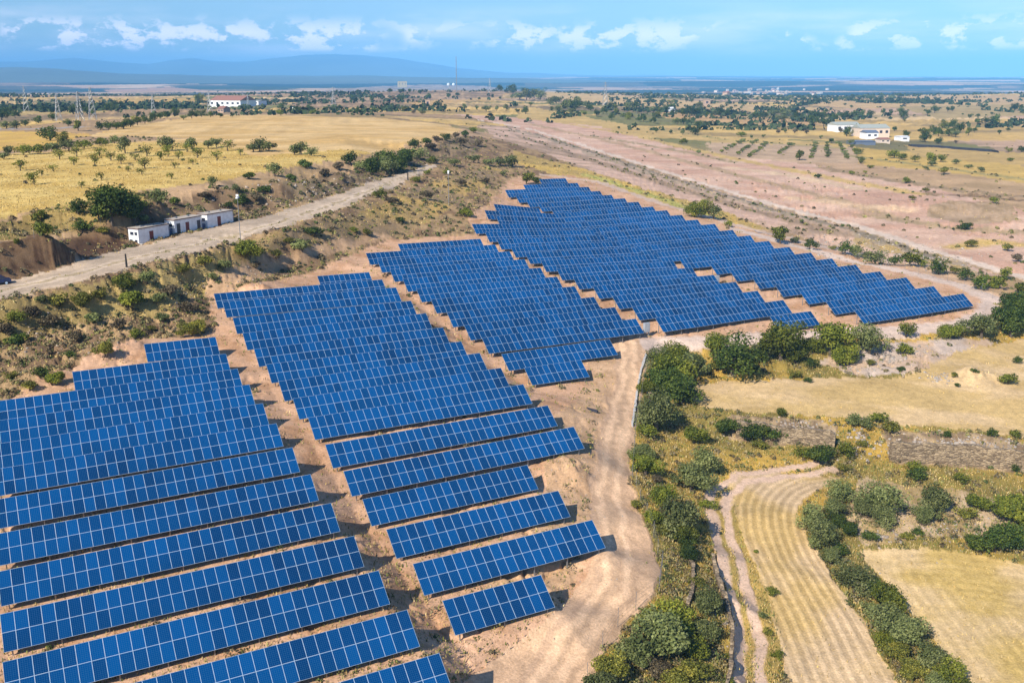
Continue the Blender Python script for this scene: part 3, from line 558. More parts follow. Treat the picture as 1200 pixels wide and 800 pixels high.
def clumps(name, i, cols, label, kat, s0=.5, s1=1.5, nq=26, lf=.13):
    n = len(i); k = np.repeat(i, nq); m = len(k); s = np.repeat(RNG.uniform(s0, s1, n), nq)
    d = RNG.normal(size=(m, 3)); d /= np.linalg.norm(d, axis=1)[:, None]; d[:, 2] = np.abs(d[:, 2]); rr_ = RNG.uniform(.55, 1, m)**.6
    c0 = np.stack([gx[k], gy[k], gz[k]-.05], -1)+d*np.stack([s*.5, s*.5, s*.55], -1)*rr_[:, None]
    e = RNG.normal(size=(m, 3)); e /= np.linalg.norm(e, axis=1)[:, None]; e2 = np.cross(e, d); e2 /= np.linalg.norm(e2, axis=1)[:, None]+1e-6
    L = (lf*RNG.uniform(.7, 1.4, m)*np.clip(rad[k]/130, .8, 2.2))[:, None]
    v = np.stack([c0-e*L, c0+e2*L*.8, c0+e*L, c0-e2*L*.8], 1).reshape(-1, 3)
    ci = np.repeat(RNG.integers(0, len(cols), n), nq); c = np.array(cols)[ci]*RNG.uniform(.7, 1.3, (m, 1))
    me = npmesh(name, v, np.arange(m*4).reshape(-1, 4), M['tuft'], np.repeat(c, 4, 0)); o = put(name, me); tag(o, label, kat, None, 'stuff')
clumps('dwarf_scrub', scatter(gr[:, 2]*1.6, 700, 10000), [(.11,.11,.045),(.16,.13,.07),(.12,.09,.05),(.20,.16,.09),(.08,.10,.03),(.22,.20,.07),(.26,.21,.10)], 'low grey green and brown dwarf scrub dotted over the slopes', 'scrub')
def rocks(name, spots, label, cols=((.34,.30,.26),(.40,.32,.25),(.27,.22,.18))):
    V = []; Fc = []; CC = []
    for (px, py, sx, sy, n, s0, s1) in spots:
        for _ in range(n):
            q = at2(px+random.gauss(0, sx), py+random.gauss(0, sy)); s = random.uniform(s0, s1)**1.3*.85; k = len(V)
            ax = random.uniform(0, 3.1); c, sn = math.cos(ax), math.sin(ax); col = random.choice(cols)
            for (a, b, z) in ((-1,-1,-.3),(1,-1,-.3),(1,1,-.3),(-1,1,-.3),(-.7,-.7,1),(.7,-.7,1),(.7,.7,1),(-.7,.7,1)):
                a *= s*random.uniform(.6,1.2); b *= s*random.uniform(.5,1); z *= s*random.uniform(.4,.9)
                V.append((q.x+a*c-b*sn, q.y+a*sn+b*c, q.z+z)); CC.append(col)
            for f in ((0,1,5,4),(1,2,6,5),(2,3,7,6),(3,0,4,7),(4,5,6,7)): Fc.append([k+j for j in f])
    me = npmesh(name, np.array(V), np.array(Fc), M['stone'], np.array(CC)); tag(put(name, me), label, 'stones', None, 'stuff')
rocks('loose_stones', [(1040,418,14,5,90,.15,.5),(1062,408,16,3,70,.15,.45),(1010,430,12,4,50,.15,.4),(1100,442,10,3,60,.15,.4),(920,500,30,6,80,.12,.35),(1005,520,10,14,60,.15,.5),(1030,630,12,6,40,.15,.45),
      (1110,620,30,5,60,.1,.3),(1012,300,40,7,160,.2,.6),(1100,305,30,5,90,.2,.6),(990,285,40,5,80,.2,.5),(680,530,25,30,120,.06,.2),(640,600,40,40,120,.06,.18),(300,320,30,8,80,.1,.3),(60,400,60,14,140,.1,.35),
      (230,345,20,10,60,.1,.35),(430,215,40,5,40,.15,.5),(350,225,40,7,60,.2,.6),(840,720,8,30,50,.12,.35),(1130,620,50,20,80,.1,.3),(1110,522,55,6,330,.15,.4),(925,505,30,6,170,.15,.4),(650,690,60,30,60,.06,.16)],
      'pale loose stones and rubble lying on banks and field edges')
tag(bpy.data.objects['loose_stones'], None, None)
print('stuff', time.time()-T0)
# ------------------------------------------------------------------ solar rows
MW, MH = .994, 1.656
b_ = MB(); fw_ = .017
# frame ring and glass of one module, lying in x/y, top at z=.04
b_.box(0, 0, 0, MW, MH, .03, 2)
for (x0, y0, x1, y1) in ((0, 0, MW, fw_), (0, MH-fw_, MW, MH), (0, fw_, fw_, MH-fw_), (MW-fw_, fw_, MW, MH-fw_)): b_.box(x0, y0, .0305, x1, y1, .045, 1)
b_.quad((fw_, fw_, .038), (MW-fw_, fw_, .038), (MW-fw_, MH-fw_, .038), (fw_, MH-fw_, .038), 0)
MOD = b_.mesh('solar_panel', [M['glass'], M['alu'], M['back']])
PF = MB().box(-.05, -.05, -1.2, .05, .05, .62).mesh('support_post', M['steel'])
PRr = MB().box(-.05, -.05, -1.2, .05, .05, 2.05).mesh('support_post', M['steel'])
ORD = ['zeroth','first','second','third','fourth','fifth','sixth','seventh','eighth','ninth','tenth','eleventh','twelfth','thirteenth','fourteenth','fifteenth','sixteenth','seventeenth','eighteenth','nineteenth']
TENS = ['','','twent','thirt','fort','fift','sixt','sevent','eight','ninet']
def ordn(n):
    if n < 20: return ORD[n]
    if n >= 100: return 'hundred and '+ordn(n-100) if n > 100 else 'hundredth'
    return TENS[n//10]+'ieth' if n % 10 == 0 else TENS[n//10]+'y-'+ORD[n % 10]
BN = {'A': 'leftmost block', 'B': 'second block from left', 'C': 'third block from left', 'D': 'fourth block from left', 'E': 'rightmost block'}
cnt = {}
for b in 'ABCDE':
    rows = sorted([r for r in ROWS if r[0] == b], key=lambda r: r[3])
    for j, (bb, s0, n, t, zl, zr) in enumerate(rows):
        p = R0*s0+H0*t; inc = math.atan2(zr-zl, n)
        root = bpy.data.objects.new('solar_row', None); COL.objects.link(root); root.empty_display_size = .5
        d = Vector((R0[0]*math.cos(inc), R0[1]*math.cos(inc), math.sin(inc))); yv = Vector((0, 0, 1)).cross(d).normalized(); zv = d.cross(yv)
        m = Matrix((d, yv, zv)).transposed().to_4x4(); m.translation = Vector((p[0], p[1], zl+CH-CLR)); root.matrix_world = m
        ln = 'short row' if n < 16 else 'medium row' if n < 25 else 'long row'
        tag(root, '%s of blue solar panels, %s from the front in the %s' % (ln, ordn(j+1), BN[b]), 'solar panel row', 'rows of tilted blue solar panels')
        rot = Matrix.Rotation(TILT, 4, 'X')
        base = Matrix.Translation((0, 0, CLR)) @ rot
        for k in range(n):
            for q in range(2):
                o = bpy.data.objects.new('solar_panel', MOD); COL.objects.link(o); o.parent = root
                o.matrix_local = base @ Matrix.Translation((k+.003+random.uniform(-.003,.003), q*1.661, random.uniform(-.004,.004)))
        for v in (.5, 2.75):
            o = MB().box(0, -.04, -.1, n, .04, -.005).build('rail', M['steel'], root); o.matrix_local = base @ Matrix.Translation((0, v, 0))
        np_ = max(2, int(round(n/3.2))); 
        for k in range(np_):
            x = .6+k*(n-1.2)/(np_-1)
            for me, yy in ((PF, .35), (PRr, 2.25)):
                o = bpy.data.objects.new('support_post', me); COL.objects.link(o); o.parent = root; o.location = (x, yy, .12)
print('rows', time.time()-T0)
# ------------------------------------------------------------------ trees
def crown(seed, nq, lf, flat=.8, lobes=7, sparse=0., low=False):
    r = np.random.default_rng(seed); C_ = []; S_ = []
    for k in range(lobes):
        a = r.uniform(0, 6.28); q = r.uniform(0, .30)**.8 if k else 0
        C_.append((math.cos(a)*q, math.sin(a)*q, r.uniform(-.24, .2)*flat if not low else r.uniform(-.1, .12))); S_.append(r.uniform(.10, .26) if k else .27)
    C_ = np.array(C_); S_ = np.array(S_)
    w = S_**2/np.sum(S_**2); li = r.choice(lobes, nq, p=w); d = r.normal(size=(nq, 3)); d /= np.linalg.norm(d, axis=1)[:, None]
    rr_ = (1-.55*r.random(nq)**2)*(1+.34*r.normal(size=nq)*r.random(nq)**2)
    c0 = C_[li]+d*(S_[li]*rr_)[:, None]*np.array([1, 1, flat])
    if sparse: 
        kk = fbm(c0[:, 0]*9+seed, c0[:, 1]*9+c0[:, 2]*7, 2, seed) > sparse; c0 = c0[kk]; d = d[kk]; li = li[kk]; nq = len(c0)
    nrm = d*.6+r.normal(size=(nq, 3))*.55+np.array([0, 0, .25]); nrm /= np.linalg.norm(nrm, axis=1)[:, None]
    e = np.cross(nrm, r.normal(size=(nq, 3))); e /= np.linalg.norm(e, axis=1)[:, None]; e2 = np.cross(nrm, e)
    L = (lf*r.uniform(.6, 1.35, nq))[:, None]
    v = np.stack([c0-e*L, c0+e2*L*.75, c0+e*L, c0-e2*L*.75], 1).reshape(-1, 3); ton = np.repeat(r.normal(0, .16, nq)+r.normal(0, .14, lobes)[li]+.5, 4)
    return v, np.arange(nq*4).reshape(-1, 4), ton, C_
def tree_meshes(kind, seed, nq, lf, flat, lobes, sparse=0., shrub=False):
    v, f, ton, C_ = crown(seed, nq, lf, flat, lobes, sparse, shrub)
    zc = .42*flat+.06 if shrub else .50
    v = v+np.array([0, 0, zc*1.0]); v[:, 2] = np.maximum(v[:, 2], -.03)
    cm = npmesh('crown', v, f, M[kind], tone=ton)
    b = MB(); rt = random.Random(seed)
    if shrub:
        for k in range(3): b.tube([(0, 0, -.1), (rt.uniform(-.1,.1), rt.uniform(-.1,.1), .15), (C_[k % len(C_)][0], C_[k % len(C_)][1], zc)], [.02, .014, .006], 4)
    else:
        lean = (rt.uniform(-.04,.04), rt.uniform(-.04,.04)); b.tube([(0, 0, -.12), (lean[0]*.5, lean[1]*.5, .14), (lean[0], lean[1], .3)], [.05, .036, .03], 6)
        for c in C_[:6]: b.tube([(lean[0], lean[1], .28), (lean[0]*.5+c[0]*.55, lean[1]*.5+c[1]*.55, .45), (c[0], c[1], c[2]+zc)], [.024, .015, .006], 4)
    tm = b.mesh('trunk', M['bark'])
    # joined low version
    return cm, tm
LIB = {}
def lib(kind, lod, shrub, sparse):
    key = (kind, lod, shrub, sparse)
    if key not in LIB:
        nv = 4 if lod else 3; nq, lf = {2: (4300, .025), 1: (900, .042), 0: (150, .085)}[lod]
        if sparse: nq = int(nq*.55)
        LIB[key] = [tree_meshes(kind, 100+17*i+len(LIB)*7, nq, lf, (.66 if shrub else .84)+.05*i, 9+3*i if lod else 4, .42 if sparse else (.25 if lod else 0), shrub) for i in range(nv)]
    return LIB[key]
def joined(cm, tm, key, cache={}):
    if key in cache: return cache[key]
    nv = len(cm.vertices); a = np.zeros(nv*3); cm.vertices.foreach_get('co', a); b = np.zeros(len(tm.vertices)*3); tm.vertices.foreach_get('co', b)
    fa = [tuple(p.vertices) for p in cm.polygons]; fb = [tuple(i+nv for i in p.vertices) for p in tm.polygons if len(p.vertices) == 4]
    me = npmesh('tree_mesh', np.concatenate([a.reshape(-1, 3), b.reshape(-1, 3)]), np.array(fa+fb), [cm.materials[0], M['bark']], tone=np.full(nv+len(tm.vertices), .5), mi=np.array([0]*len(fa)+[1]*len(fb)))
    cache[key] = me; return me
KN = {'olive': ('olive_tree', 'grey olive tree', 'tree'), 'green': ('broadleaf_tree', 'bright leafy tree', 'tree'), 'dark': ('evergreen_oak', 'dark green oak', 'tree'), 'yellow': ('yellowing_bush', 'yellow-green bush', 'bush'), 'brown': ('dry_bush', 'brown dried bush', 'bush')}
KS = {'olive': ('olive_shrub', 'grey-green rounded shrub', 'shrub'), 'green': ('green_shrub', 'bright green shrub', 'shrub'), 'dark': ('dark_shrub', 'dark green shrub', 'shrub'), 'yellow': ('yellowing_bush', 'yellow-green bush', 'bush'), 'brown': ('dry_bush', 'brown dried bush', 'bush')}
TL = {}   # place -> list
def plant(px, py, wpx, kind='olive', shrub=False, sparse=False, place='', hf=1.0, metres=None):
    # px, py = middle of the crown in the photograph; the tree stands where its foot meets the ground
    foot = py+wpx*(.28 if shrub else .50)*hf
    q = at2(px, foot); dist = math.hypot(math.hypot(q.x, q.y), q.z-CH); w = wpx*dist/F*(1.12 if wpx > 29 and 'belt' in place else .94 if 'thicket' in place else 1.) if metres is None else metres
    lod = 2 if wpx >= 26 else 1 if wpx >= 9 else 0
    vs = lib(kind, lod, shrub, sparse); i = random.randrange(len(vs)); cm, tm = vs[i]
    nm, desc, cat = (KS if shrub else KN)[kind]; nm = 'almond_tree' if sparse else nm; desc = 'small sparse almond tree' if sparse else desc
    gq = gnd(q.x, q.y); S = (w*random.uniform(.95, 1.25), w*random.uniform(.95, 1.25), w*hf*random.uniform(.82, 1.12))
    if lod == 0:
        o = put(nm, joined(cm, tm, (kind, shrub, sparse, i)))
        o.location = (q.x, q.y, gq-.05); o.rotation_euler = (0, 0, random.uniform(0, 6.28)); o.scale = S
    else:
        o = empty(nm, (q.x, q.y, gq-.05), random.uniform(0, 6.28)); o.scale = S
        put('trunk', tm, o); put('crown', cm, o)
    tag(o, None, cat); TL.setdefault((place, desc, lod), []).append((px, py, o))
    return o
def many(place, L, shrub=False, sparse=False, kind='olive', hf=1.):
    for e in L:
        k = e[3] if len(e) > 3 else kind; k = {'O': 'olive', 'G': 'green', 'D': 'dark', 'Y': 'yellow', 'B': 'brown'}.get(k, k)
        plant(e[0], e[1], e[2], k, shrub or k in ('yellow', 'brown') or (len(e) > 4), sparse, place, hf)
many('in the belt beside the access track', [(785,428,50,'G'),(769,420,30,'O'),(812,424,36,'O'),(768,477,44,'O'),(797,450,44,'D'),(758,455,26,'G',1),(756,541,32,'G'),(750,524,26,'O'),(810,553,44,'O'),(790,602,52,'O'),(800,622,32,'G'),(757,505,20,'G',1),
  (776,738,66,'O'),(792,722,42,'G'),(738,762,44,'O',1),(716,782,34,'Y'),(803,790,40,'Y'),(770,785,30,'B'),(832,708,34,'O',1),(812,511,30,'G',1),(777,620,20,'Y'),(745,590,18,'Y'),(826,740,30,'O',1),(815,680,22,'Y'),(700,800,40,'O',1),(770,560,20,'B'),(830,590,22,'G',1),(776,444,40,'D'),(792,412,32,'G'),(758,486,34,'O'),(822,540,32,'O'),(774,584,32,'G'),(806,642,30,'D'),(764,604,28,'G',1),(760,720,24,'G',1),(812,764,34,'G',1)])
many('in the clump below the loop track', [(860,411,58,'D'),(838,402,36,'G'),(890,412,24,'D'),(915,396,50,'G'),(932,411,30,'G'),(901,404,30,'O'),(973,393,48,'G'),(953,400,28,'G'),(986,409,36,'G'),(1018,397,34,'O'),(840,428,22,'Y'),(880,432,20,'D',1)])
many('on the rubbly verge below the track', [(1061,385,20,'G'),(1058,410,19,'G',1),(1113,389,28,'G',1),(1150,377,38,'O'),(950,425,18,'D',1),(947,445,11,'D',1),(1020,425,10,'Y'),(1122,451,8,'D',1),(1118,439,10,'Y'),(1142,434,9,'D',1),(1181,444,20,'G',1),(1192,422,12,'D',1),(1056,432,10,'D',1),(930,438,14,'Y')])
many('beside the dry stone terrace walls', [(850,501,30,'D',1),(884,503,42,'D',1),(908,510,24,'D',1),(917,483,16,'G',1),(1000,494,22,'O',1),(1014,497,18,'O',1),(1029,490,18,'G',1),(1044,502,20,'Y'),(960,531,38,'D',1),(992,528,24,'G',1),(942,531,22,'G',1),(1073,548,22,'G',1),(1076,556,22,'D',1),(1126,560,18,'G',1),(1190,546,13,'D'),(1110,508,12,'D',1),(1162,507,12,'D',1),(1188,509,14,'G',1),(1010,520,14,'Y'),(890,520,20,'Y'),(990,548,16,'Y')])
many('in the thicket between the lower fields', [(986,571,34,'O'),(974,590,30,'O'),(1008,592,26,'O'),(1032,580,46,'O'),(1034,603,28,'O'),(1090,578,44,'O'),(1084,597,30,'O'),(1106,590,22,'O'),(948,600,34,'O'),(965,620,38,'O'),(978,606,26,'D'),(996,615,26,'D'),(955,632,24,'O'),(1000,671,40,'O'),(1018,683,26,'D'),(1038,697,42,'G'),(1022,708,24,'O'),(1041,722,42,'O'),(1063,738,44,'O'),(1052,762,36,'Y'),(1086,762,38,'O'),(1068,786,32,'Y'),(1108,787,40,'G'),(1092,798,30,'O'),(1128,803,34,'G'),(974,648,26,'O'),(1075,623,16,'D',1),(1018,628,20,'D',1),(1040,745,26,'G'),(985,640,22,'D')])
many('above the lower right field', [(1176,596,52,'G',1),(1150,590,30,'G',1),(1168,636,42,'D',1),(1192,630,44,'D',1),(1145,636,26,'D',1),(1200,606,34,'G',1),(1130,600,22,'Y'),(1062,628,16,'Y')])
many('on the verge of the farm track', [(905,692,15,'G',1),(911,766,15,'G',1),(885,645,8,'G',1),(900,740,14,'Y'),(852,800,18,'G',1),(850,770,16,'Y'),(893,720,12,'O',1)])
many('at the bend of the loop track', [(1187,352,34,'D'),(1184,374,40,'D'),(1170,328,20,'G'),(1178,320,14,'G'),(1199,362,34,'D'),(1195,335,18,'G')])
many('along the fence north of the array', [(815,241,27,'G'),(836,248,18,'O'),(854,263,10,'G',1),(914,274,23,'G'),(932,281,13,'O',1),(949,284,17,'D'),(990,290,18,'D'),(1004,294,16,'O'),(1025,300,20,'O'),(1049,304,15,'D'),(1066,302,20,'G'),(1080,309,13,'G',1),(1100,312,20,'D'),(1130,318,20,'D'),(1147,328,22,'D'),(1160,334,14,'G',1),(1014,300,12,'O',1),(1118,318,12,'Y'),(975,290,9,'Y')])
many('on the bank behind the kiosks', [(131,235,50,'D'),(158,243,34,'D'),(183,228,22,'O'),(97,267,20,'D',1),(54,270,24,'G',1),(50,254,18,'G',1),(92,241,20,'D'),(116,246,22,'D'),(284,232,20,'D'),(250,213,14,'O'),(276,220,12,'O'),(205,236,16,'D',1),(20,283,10,'G',1),(120,270,16,'Y'),(170,257,14,'O',1),(240,230,16,'B'),(300,232,14,'B'),(310,222,16,'D',1),(292,206,16,'D',1),(268,240,12,'D',1)])
many('along the edge of the stubble plateau', [(322,197,20,'O'),(358,192,20,'D',1),(342,208,14,'D',1),(411,184,20,'D'),(437,191,30,'D'),(452,192,26,'O'),(462,184,26,'D'),(475,180,28,'D'),(490,177,20,'O'),(447,182,18,'D'),(425,195,18,'O',1),(486,170,16,'D',1),(500,166,14,'D',1),(512,163,14,'B'),(522,161,14,'D',1),(534,159,12,'B'),(545,157,12,'D',1),(556,153,11,'G',1),(540,167,14,'B'),(560,168,12,'B'),(505,172,14,'B'),(468,196,18,'D',1),(380,202,14,'B'),(398,196,14,'B')])
many('on the hillock above the array', [(508,188,16,'G',1),(487,210,12,'G',1),(502,202,9,'G',1),(532,188,14,'O'),(555,183,15,'O'),(572,187,15,'O'),(587,188,14,'O'),(601,187,18,'O'),(589,204,9,'O',1),(617,206,20,'G'),(628,212,16,'D',1),(545,249,18,'G',1),(470,258,14,'D',1),(292,294,34,'G',1),(354,288,24,'O',1),(368,270,22,'D',1),(415,269,12,'G',1),(338,282,14,'Y'),(430,272,14,'Y'),(500,230,16,'B'),(540,215,14,'B'),(460,235,16,'B'),(445,228,14,'G',1),(525,202,10,'G',1),(570,212,12,'B')])
many('on the slope below the gravel road', [(147,331,26,'G',1),(152,350,36,'G',1),(172,326,24,'O',1),(96,352,28,'Y'),(118,343,22,'Y'),(70,352,22,'Y'),(50,350,16,'O',1),(40,366,22,'B'),(20,372,20,'G',1),(20,398,24,'D',1),(62,378,22,'B'),(35,452,20,'Y'),(62,444,26,'G',1),(48,438,18,'D',1),(125,411,26,'Y'),(81,416,14,'D',1),(226,386,28,'Y'),(212,392,14,'Y'),(190,372,18,'O',1),(220,360,22,'B'),(200,340,24,'B'),(215,315,20,'Y'),(240,306,20,'Y'),(262,312,20,'O',1),(185,350,20,'O',1),(110,372,22,'O',1),(140,380,20,'B'),(90,395,18,'B'),(8,385,20,'B'),(160,392,16,'G',1),(250,325,14,'O',1),(300,310,16,'B'),(325,298,14,'Y'),(12,440,14,'Y'),(178,384,12,'Y')])
many('on the hay plateau', [(40,209,15),(24,193,14),(62,195,12),(70,180,13),(87,187,13),(90,177,13),(111,187,15),(117,175,15),(130,181,14),(142,186,12),(159,181,13),(172,174,18),(170,190,15),(166,199,11),(189,182,12),(197,176,15),(205,192,10),(209,180,12),(219,171,14),(232,177,16),(254,180,16),(282,177,10),(119,205,11),(150,197,9),(201,204,11),(267,168,17),(96,216,9),(226,188,10),(49,201,9)], sparse=True, kind='green', hf=1.05)
many('standing in a line on the plateau', [(147,170,19,'O'),(196,167,20,'O'),(226,167,16,'O'),(244,167,15,'O'),(254,166,14,'O'),(297,171,15,'O'),(305,169,18,'O'),(315,170,16,'O'),(345,173,17,'O'),(353,173,17,'O'),(365,176,14,'O'),(10,178,14,'O',1),(28,177,16,'G',1),(45,176,18,'G',1),(62,174,16,'O',1),(80,172,18,'O',1),(98,170,16,'G',1),(118,167,14,'G',1),(59,154,22,'D'),(77,161,14,'G'),(92,147,13,'G'),(5,183,14,'O',1),(135,165,12,'O',1)])
many('behind the stubble plateau', [(118,147,11,'D'),(127,147,12,'D'),(136,146,12,'D'),(145,145,12,'D'),(153,143,12,'D'),(161,141,12,'G'),(170,139,12,'D'),(179,137,11,'D'),(188,134,10,'D'),(196,133,10,'D'),(205,131,10,'D'),(215,136,9,'O'),(225,134,10,'D'),(236,132,10,'O'),(247,133,9,'D'),(258,134,8,'D'),(272,134,7,'D'),(20,146,10,'O'),(8,146,10,'O'),(30,143,9,'D'),(45,140,9,'D'),(2,134,14,'D'),(10,130,12,'D'),(18,134,9,'D'),(62,137,9,'D'),(80,143,10,'D'),(86,127,14,'D'),(95,127,12,'D'),(103,129,10,'D'),(110,131,8,'D'),(130,124,12,'D'),(140,122,12,'D'),(50,127,9,'D'),(46,137,7,'D'),(233,116,12,'G'),(329,131,9,'G'),(350,129,9,'D'),(362,127,9,'D'),(366,130,8,'G'),(381,127,6,'D'),(398,125,7,'D'),(408,130,8,'D'),(419,129,10,'D'),(427,129,8,'D'),(437,129,8,'D'),(442,129,8,'O'),(330,124,9,'D'),(475,128,9,'Y'),(485,131,8,'B'),(495,132,8,'Y')])
many('on the hill crest behind the valley', [(457,106,7,'D'),(469,106,8,'D'),(480,106,7,'D'),(493,107,8,'D'),(503,112,8,'D'),(514,121,9,'D'),(522,123,7,'D'),(526,111,8,'D'),(536,110,7,'D'),(544,125,8,'O'),(559,126,6,'O'),(570,126,10,'O'),(582,127,7,'O'),(593,126,9,'O'),(601,104,12,'D'),(586,103,9,'D'),(609,110,14,'O'),(617,110,15,'O'),(626,109,14,'O'),(633,110,13,'O'),(604,121,8,'D'),(607,129,7,'D'),(616,129,10,'D'),(622,122,7,'G'),(561,115,5,'D'),(577,112,6,'D'),(586,114,5,'D'),(600,113,6,'O'),(436,114,8,'D'),(414,113,6,'D'),(425,116,6,'D'),(470,115,9,'D'),(461,116,8,'B')])
many('in the grove above the pink slope', [(645,118,10,'O'),(652,115,13,'O'),(654,126,10,'O'),(647,127,7,'D'),(662,124,14,'O'),(670,121,18,'D'),(676,119,16,'O'),(670,129,9,'O'),(685,131,8,'G'),(687,122,10,'O'),(692,125,9,'D'),(699,132,9,'D'),(707,129,9,'D'),(715,124,10,'D'),(721,124,9,'G'),(717,136,9,'D'),(723,130,9,'G'),(730,134,7,'G'),(736,135,10,'G'),(740,134,8,'D'),(737,124,12,'O'),(744,123,10,'D'),(748,139,7,'D'),(725,149,5,'D'),(724,155,5,'O'),(754,138,10,'D'),(766,140,9,'D'),(771,134,9,'G'),(769,152,7,'D'),(772,128,7,'G'),(780,127,9,'D'),(787,124,9,'D'),(779,135,5,'O'),(766,127,10,'O'),(758,127,8,'D'),(786,119,8,'Y'),(792,118,6,'D'),(804,117,6,'D'),(811,117,6,'D'),(821,122,9,'O'),(800,130,12,'D'),(810,129,14,'D'),(817,131,10,'D'),(829,132,7,'D'),(837,131,9,'O'),(844,131,10,'D'),(851,132,9,'D'),(794,141,10,'O'),(801,141,10,'D'),(807,142,9,'D'),(820,144,11,'D'),(827,144,9,'D'),(806,149,7,'O'),(815,152,12,'D'),(800,154,8,'O'),(786,154,6,'D'),(802,166,10,'G',1),(869,158,9,'G',1),(881,160,5,'D'),(894,159,5,'D'),(819,178,7,'O',1),(871,134,8,'D'),(885,134,12,'D'),(894,134,10,'D'),(857,126,6,'D'),(845,125,8,'O'),(869,126,5,'O'),(887,115,6,'D'),(896,115,6,'D')])
many('near the right farm buildings', [(907,131,10,'O'),(916,131,11,'O'),(916,137,12,'O'),(925,132,7,'O'),(934,136,12,'D'),(947,131,8,'D'),(954,134,14,'D'),(965,134,12,'D'),(952,141,12,'D'),(965,142,12,'D'),(977,137,10,'D'),(990,135,10,'D'),(1000,134,10,'D'),(1009,133,9,'D'),(1019,132,9,'D'),(1035,130,8,'D'),(1044,131,8,'D'),(992,154,12,'D'),(1007,153,14,'D'),(1009,147,8,'G'),(985,153,8,'B'),(912,154,8,'B'),(931,154,8,'B'),(920,153,7,'O'),(945,155,8,'B'),(962,160,6,'O'),(974,164,8,'D'),(1055,129,9,'D'),(1058,134,11,'D'),(1095,128,9,'D'),(1087,131,8,'D'),(1110,128,6,'D'),(1116,127,7,'D'),(1152,125,6,'D'),(1189,125,9,'D'),(1197,125,8,'D'),(1145,142,8,'D'),(1155,140,10,'D'),(1165,140,12,'D'),(1136,136,6,'D'),(1146,135,6,'D'),(1082,154,14,'G'),(1084,160,14,'D'),(1094,152,12,'D'),(1100,155,10,'D'),(1105,145,10,'G'),(1117,145,12,'D'),(1112,154,12,'D'),(1125,150,12,'D'),(1120,156,10,'O'),(1135,154,10,'G'),(1142,152,7,'D'),(1100,164,9,'D'),(1062,156,10,'D'),(1171,154,7,'D'),(1181,151,6,'D'),(1120,166,6,'B'),(1048,150,7,'D')])
many('in the dry meadows below the farm', [(1047,182,13,'G',1),(1056,184,12,'G',1),(1092,185,15,'G'),(1102,184,12,'G'),(1092,192,10,'O',1),(1072,187,11,'Y'),(1106,201,12,'Y'),(1062,212,10,'G',1),(1085,197,7,'O',1),(1020,195,8,'Y'),(997,202,8,'G',1),(959,207,8,'D',1),(1014,202,6,'Y'),(1085,223,9,'Y'),(1165,235,11,'G',1),(1069,232,9,'Y'),(1184,187,8,'G',1),(1197,174,9,'D'),(1182,176,8,'Y'),(1131,265,15,'D',1),(1117,268,5,'D',1),(1137,286,13,'Y'),(1180,290,14,'Y'),(1192,303,13,'B'),(1120,190,9,'O',1),(1135,195,9,'O',1),(1150,199,9,'O',1),(937,181,14,'G'),(1005,178,10,'G',1),(1010,188,9,'O',1)])
hedges = [((846,178),(871,166)),((866,181),(886,167)),((879,184),(898,169)),((913,180),(927,170)),((950,185),(956,170)),((970,184),(969,169)),((993,186),(983,170)),((1009,191),(996,169))]
for (a, b) in hedges:
    for k in range(6): plant(a[0]+(b[0]-a[0])*k/5, a[1]+(b[1]-a[1])*k/5-1.5, 7.6, 'olive' if k % 3 else 'green', True, False, 'in the planted orchard rows')
# belts of far trees, each a tree of its own, too small to show parts
def belt(n, x0, y0, x1, y1, jy, w0, w1, place):
    for k in range(n):
        u = random.random(); plant(x0+(x1-x0)*u, y0+(y1-y0)*u+random.uniform(-jy, jy), random.uniform(w0, w1), random.choice(['dark', 'dark', 'olive']), True, False, place)
belt(34, 905, 115, 1060, 113, 2.2, 4, 7, 'in the dark wood along the far field edge')
belt(20, 590, 104, 640, 106, 2, 4, 7, 'in the wood on the crest')
belt(60, 0, 128, 300, 116, 11, 2.5, 5, 'dotted over the plain at the left')
belt(30, 340, 118, 480, 112, 7, 3, 5, 'dotted over the plain at the left')
belt(36, 640, 116, 900, 120, 5, 2.5, 4.5, 'dotted over the far fields at the right')
belt(60, 900, 125, 1200, 130, 14, 2.5, 5, 'dotted over the far fields at the right')
belt(20, 840, 150, 900, 148, 2, 3, 5, 'in the brush strip above the orchard')
for (place, desc, lod), L in TL.items():
    L.sort(key=lambda e: (e[0], e[1]))
    far_ = place.startswith(('dotted', 'in the dark wood', 'in the wood', 'in the brush', 'in the planted'))
    for k, (px, py, o) in enumerate(L):
        if far_: o['label'] = 'small %s %s' % (desc, place); o['group'] = '%ss %s' % (desc, place)
        else:
            sz = {2: 'large ', 1: '', 0: 'tiny '}[lod] if 'small' not in desc else {2: '', 1: '', 0: 'stunted '}[lod]
            o['label'] = ('%s%s %s, %s from the left' % (sz, desc, place, ordn(k+1))) if len(L) > 1 else sz+desc+' '+place
            o['group'] = 'trees and bushes '+place
print('trees', time.time()-T0, sum(len(v) for v in TL.values()))
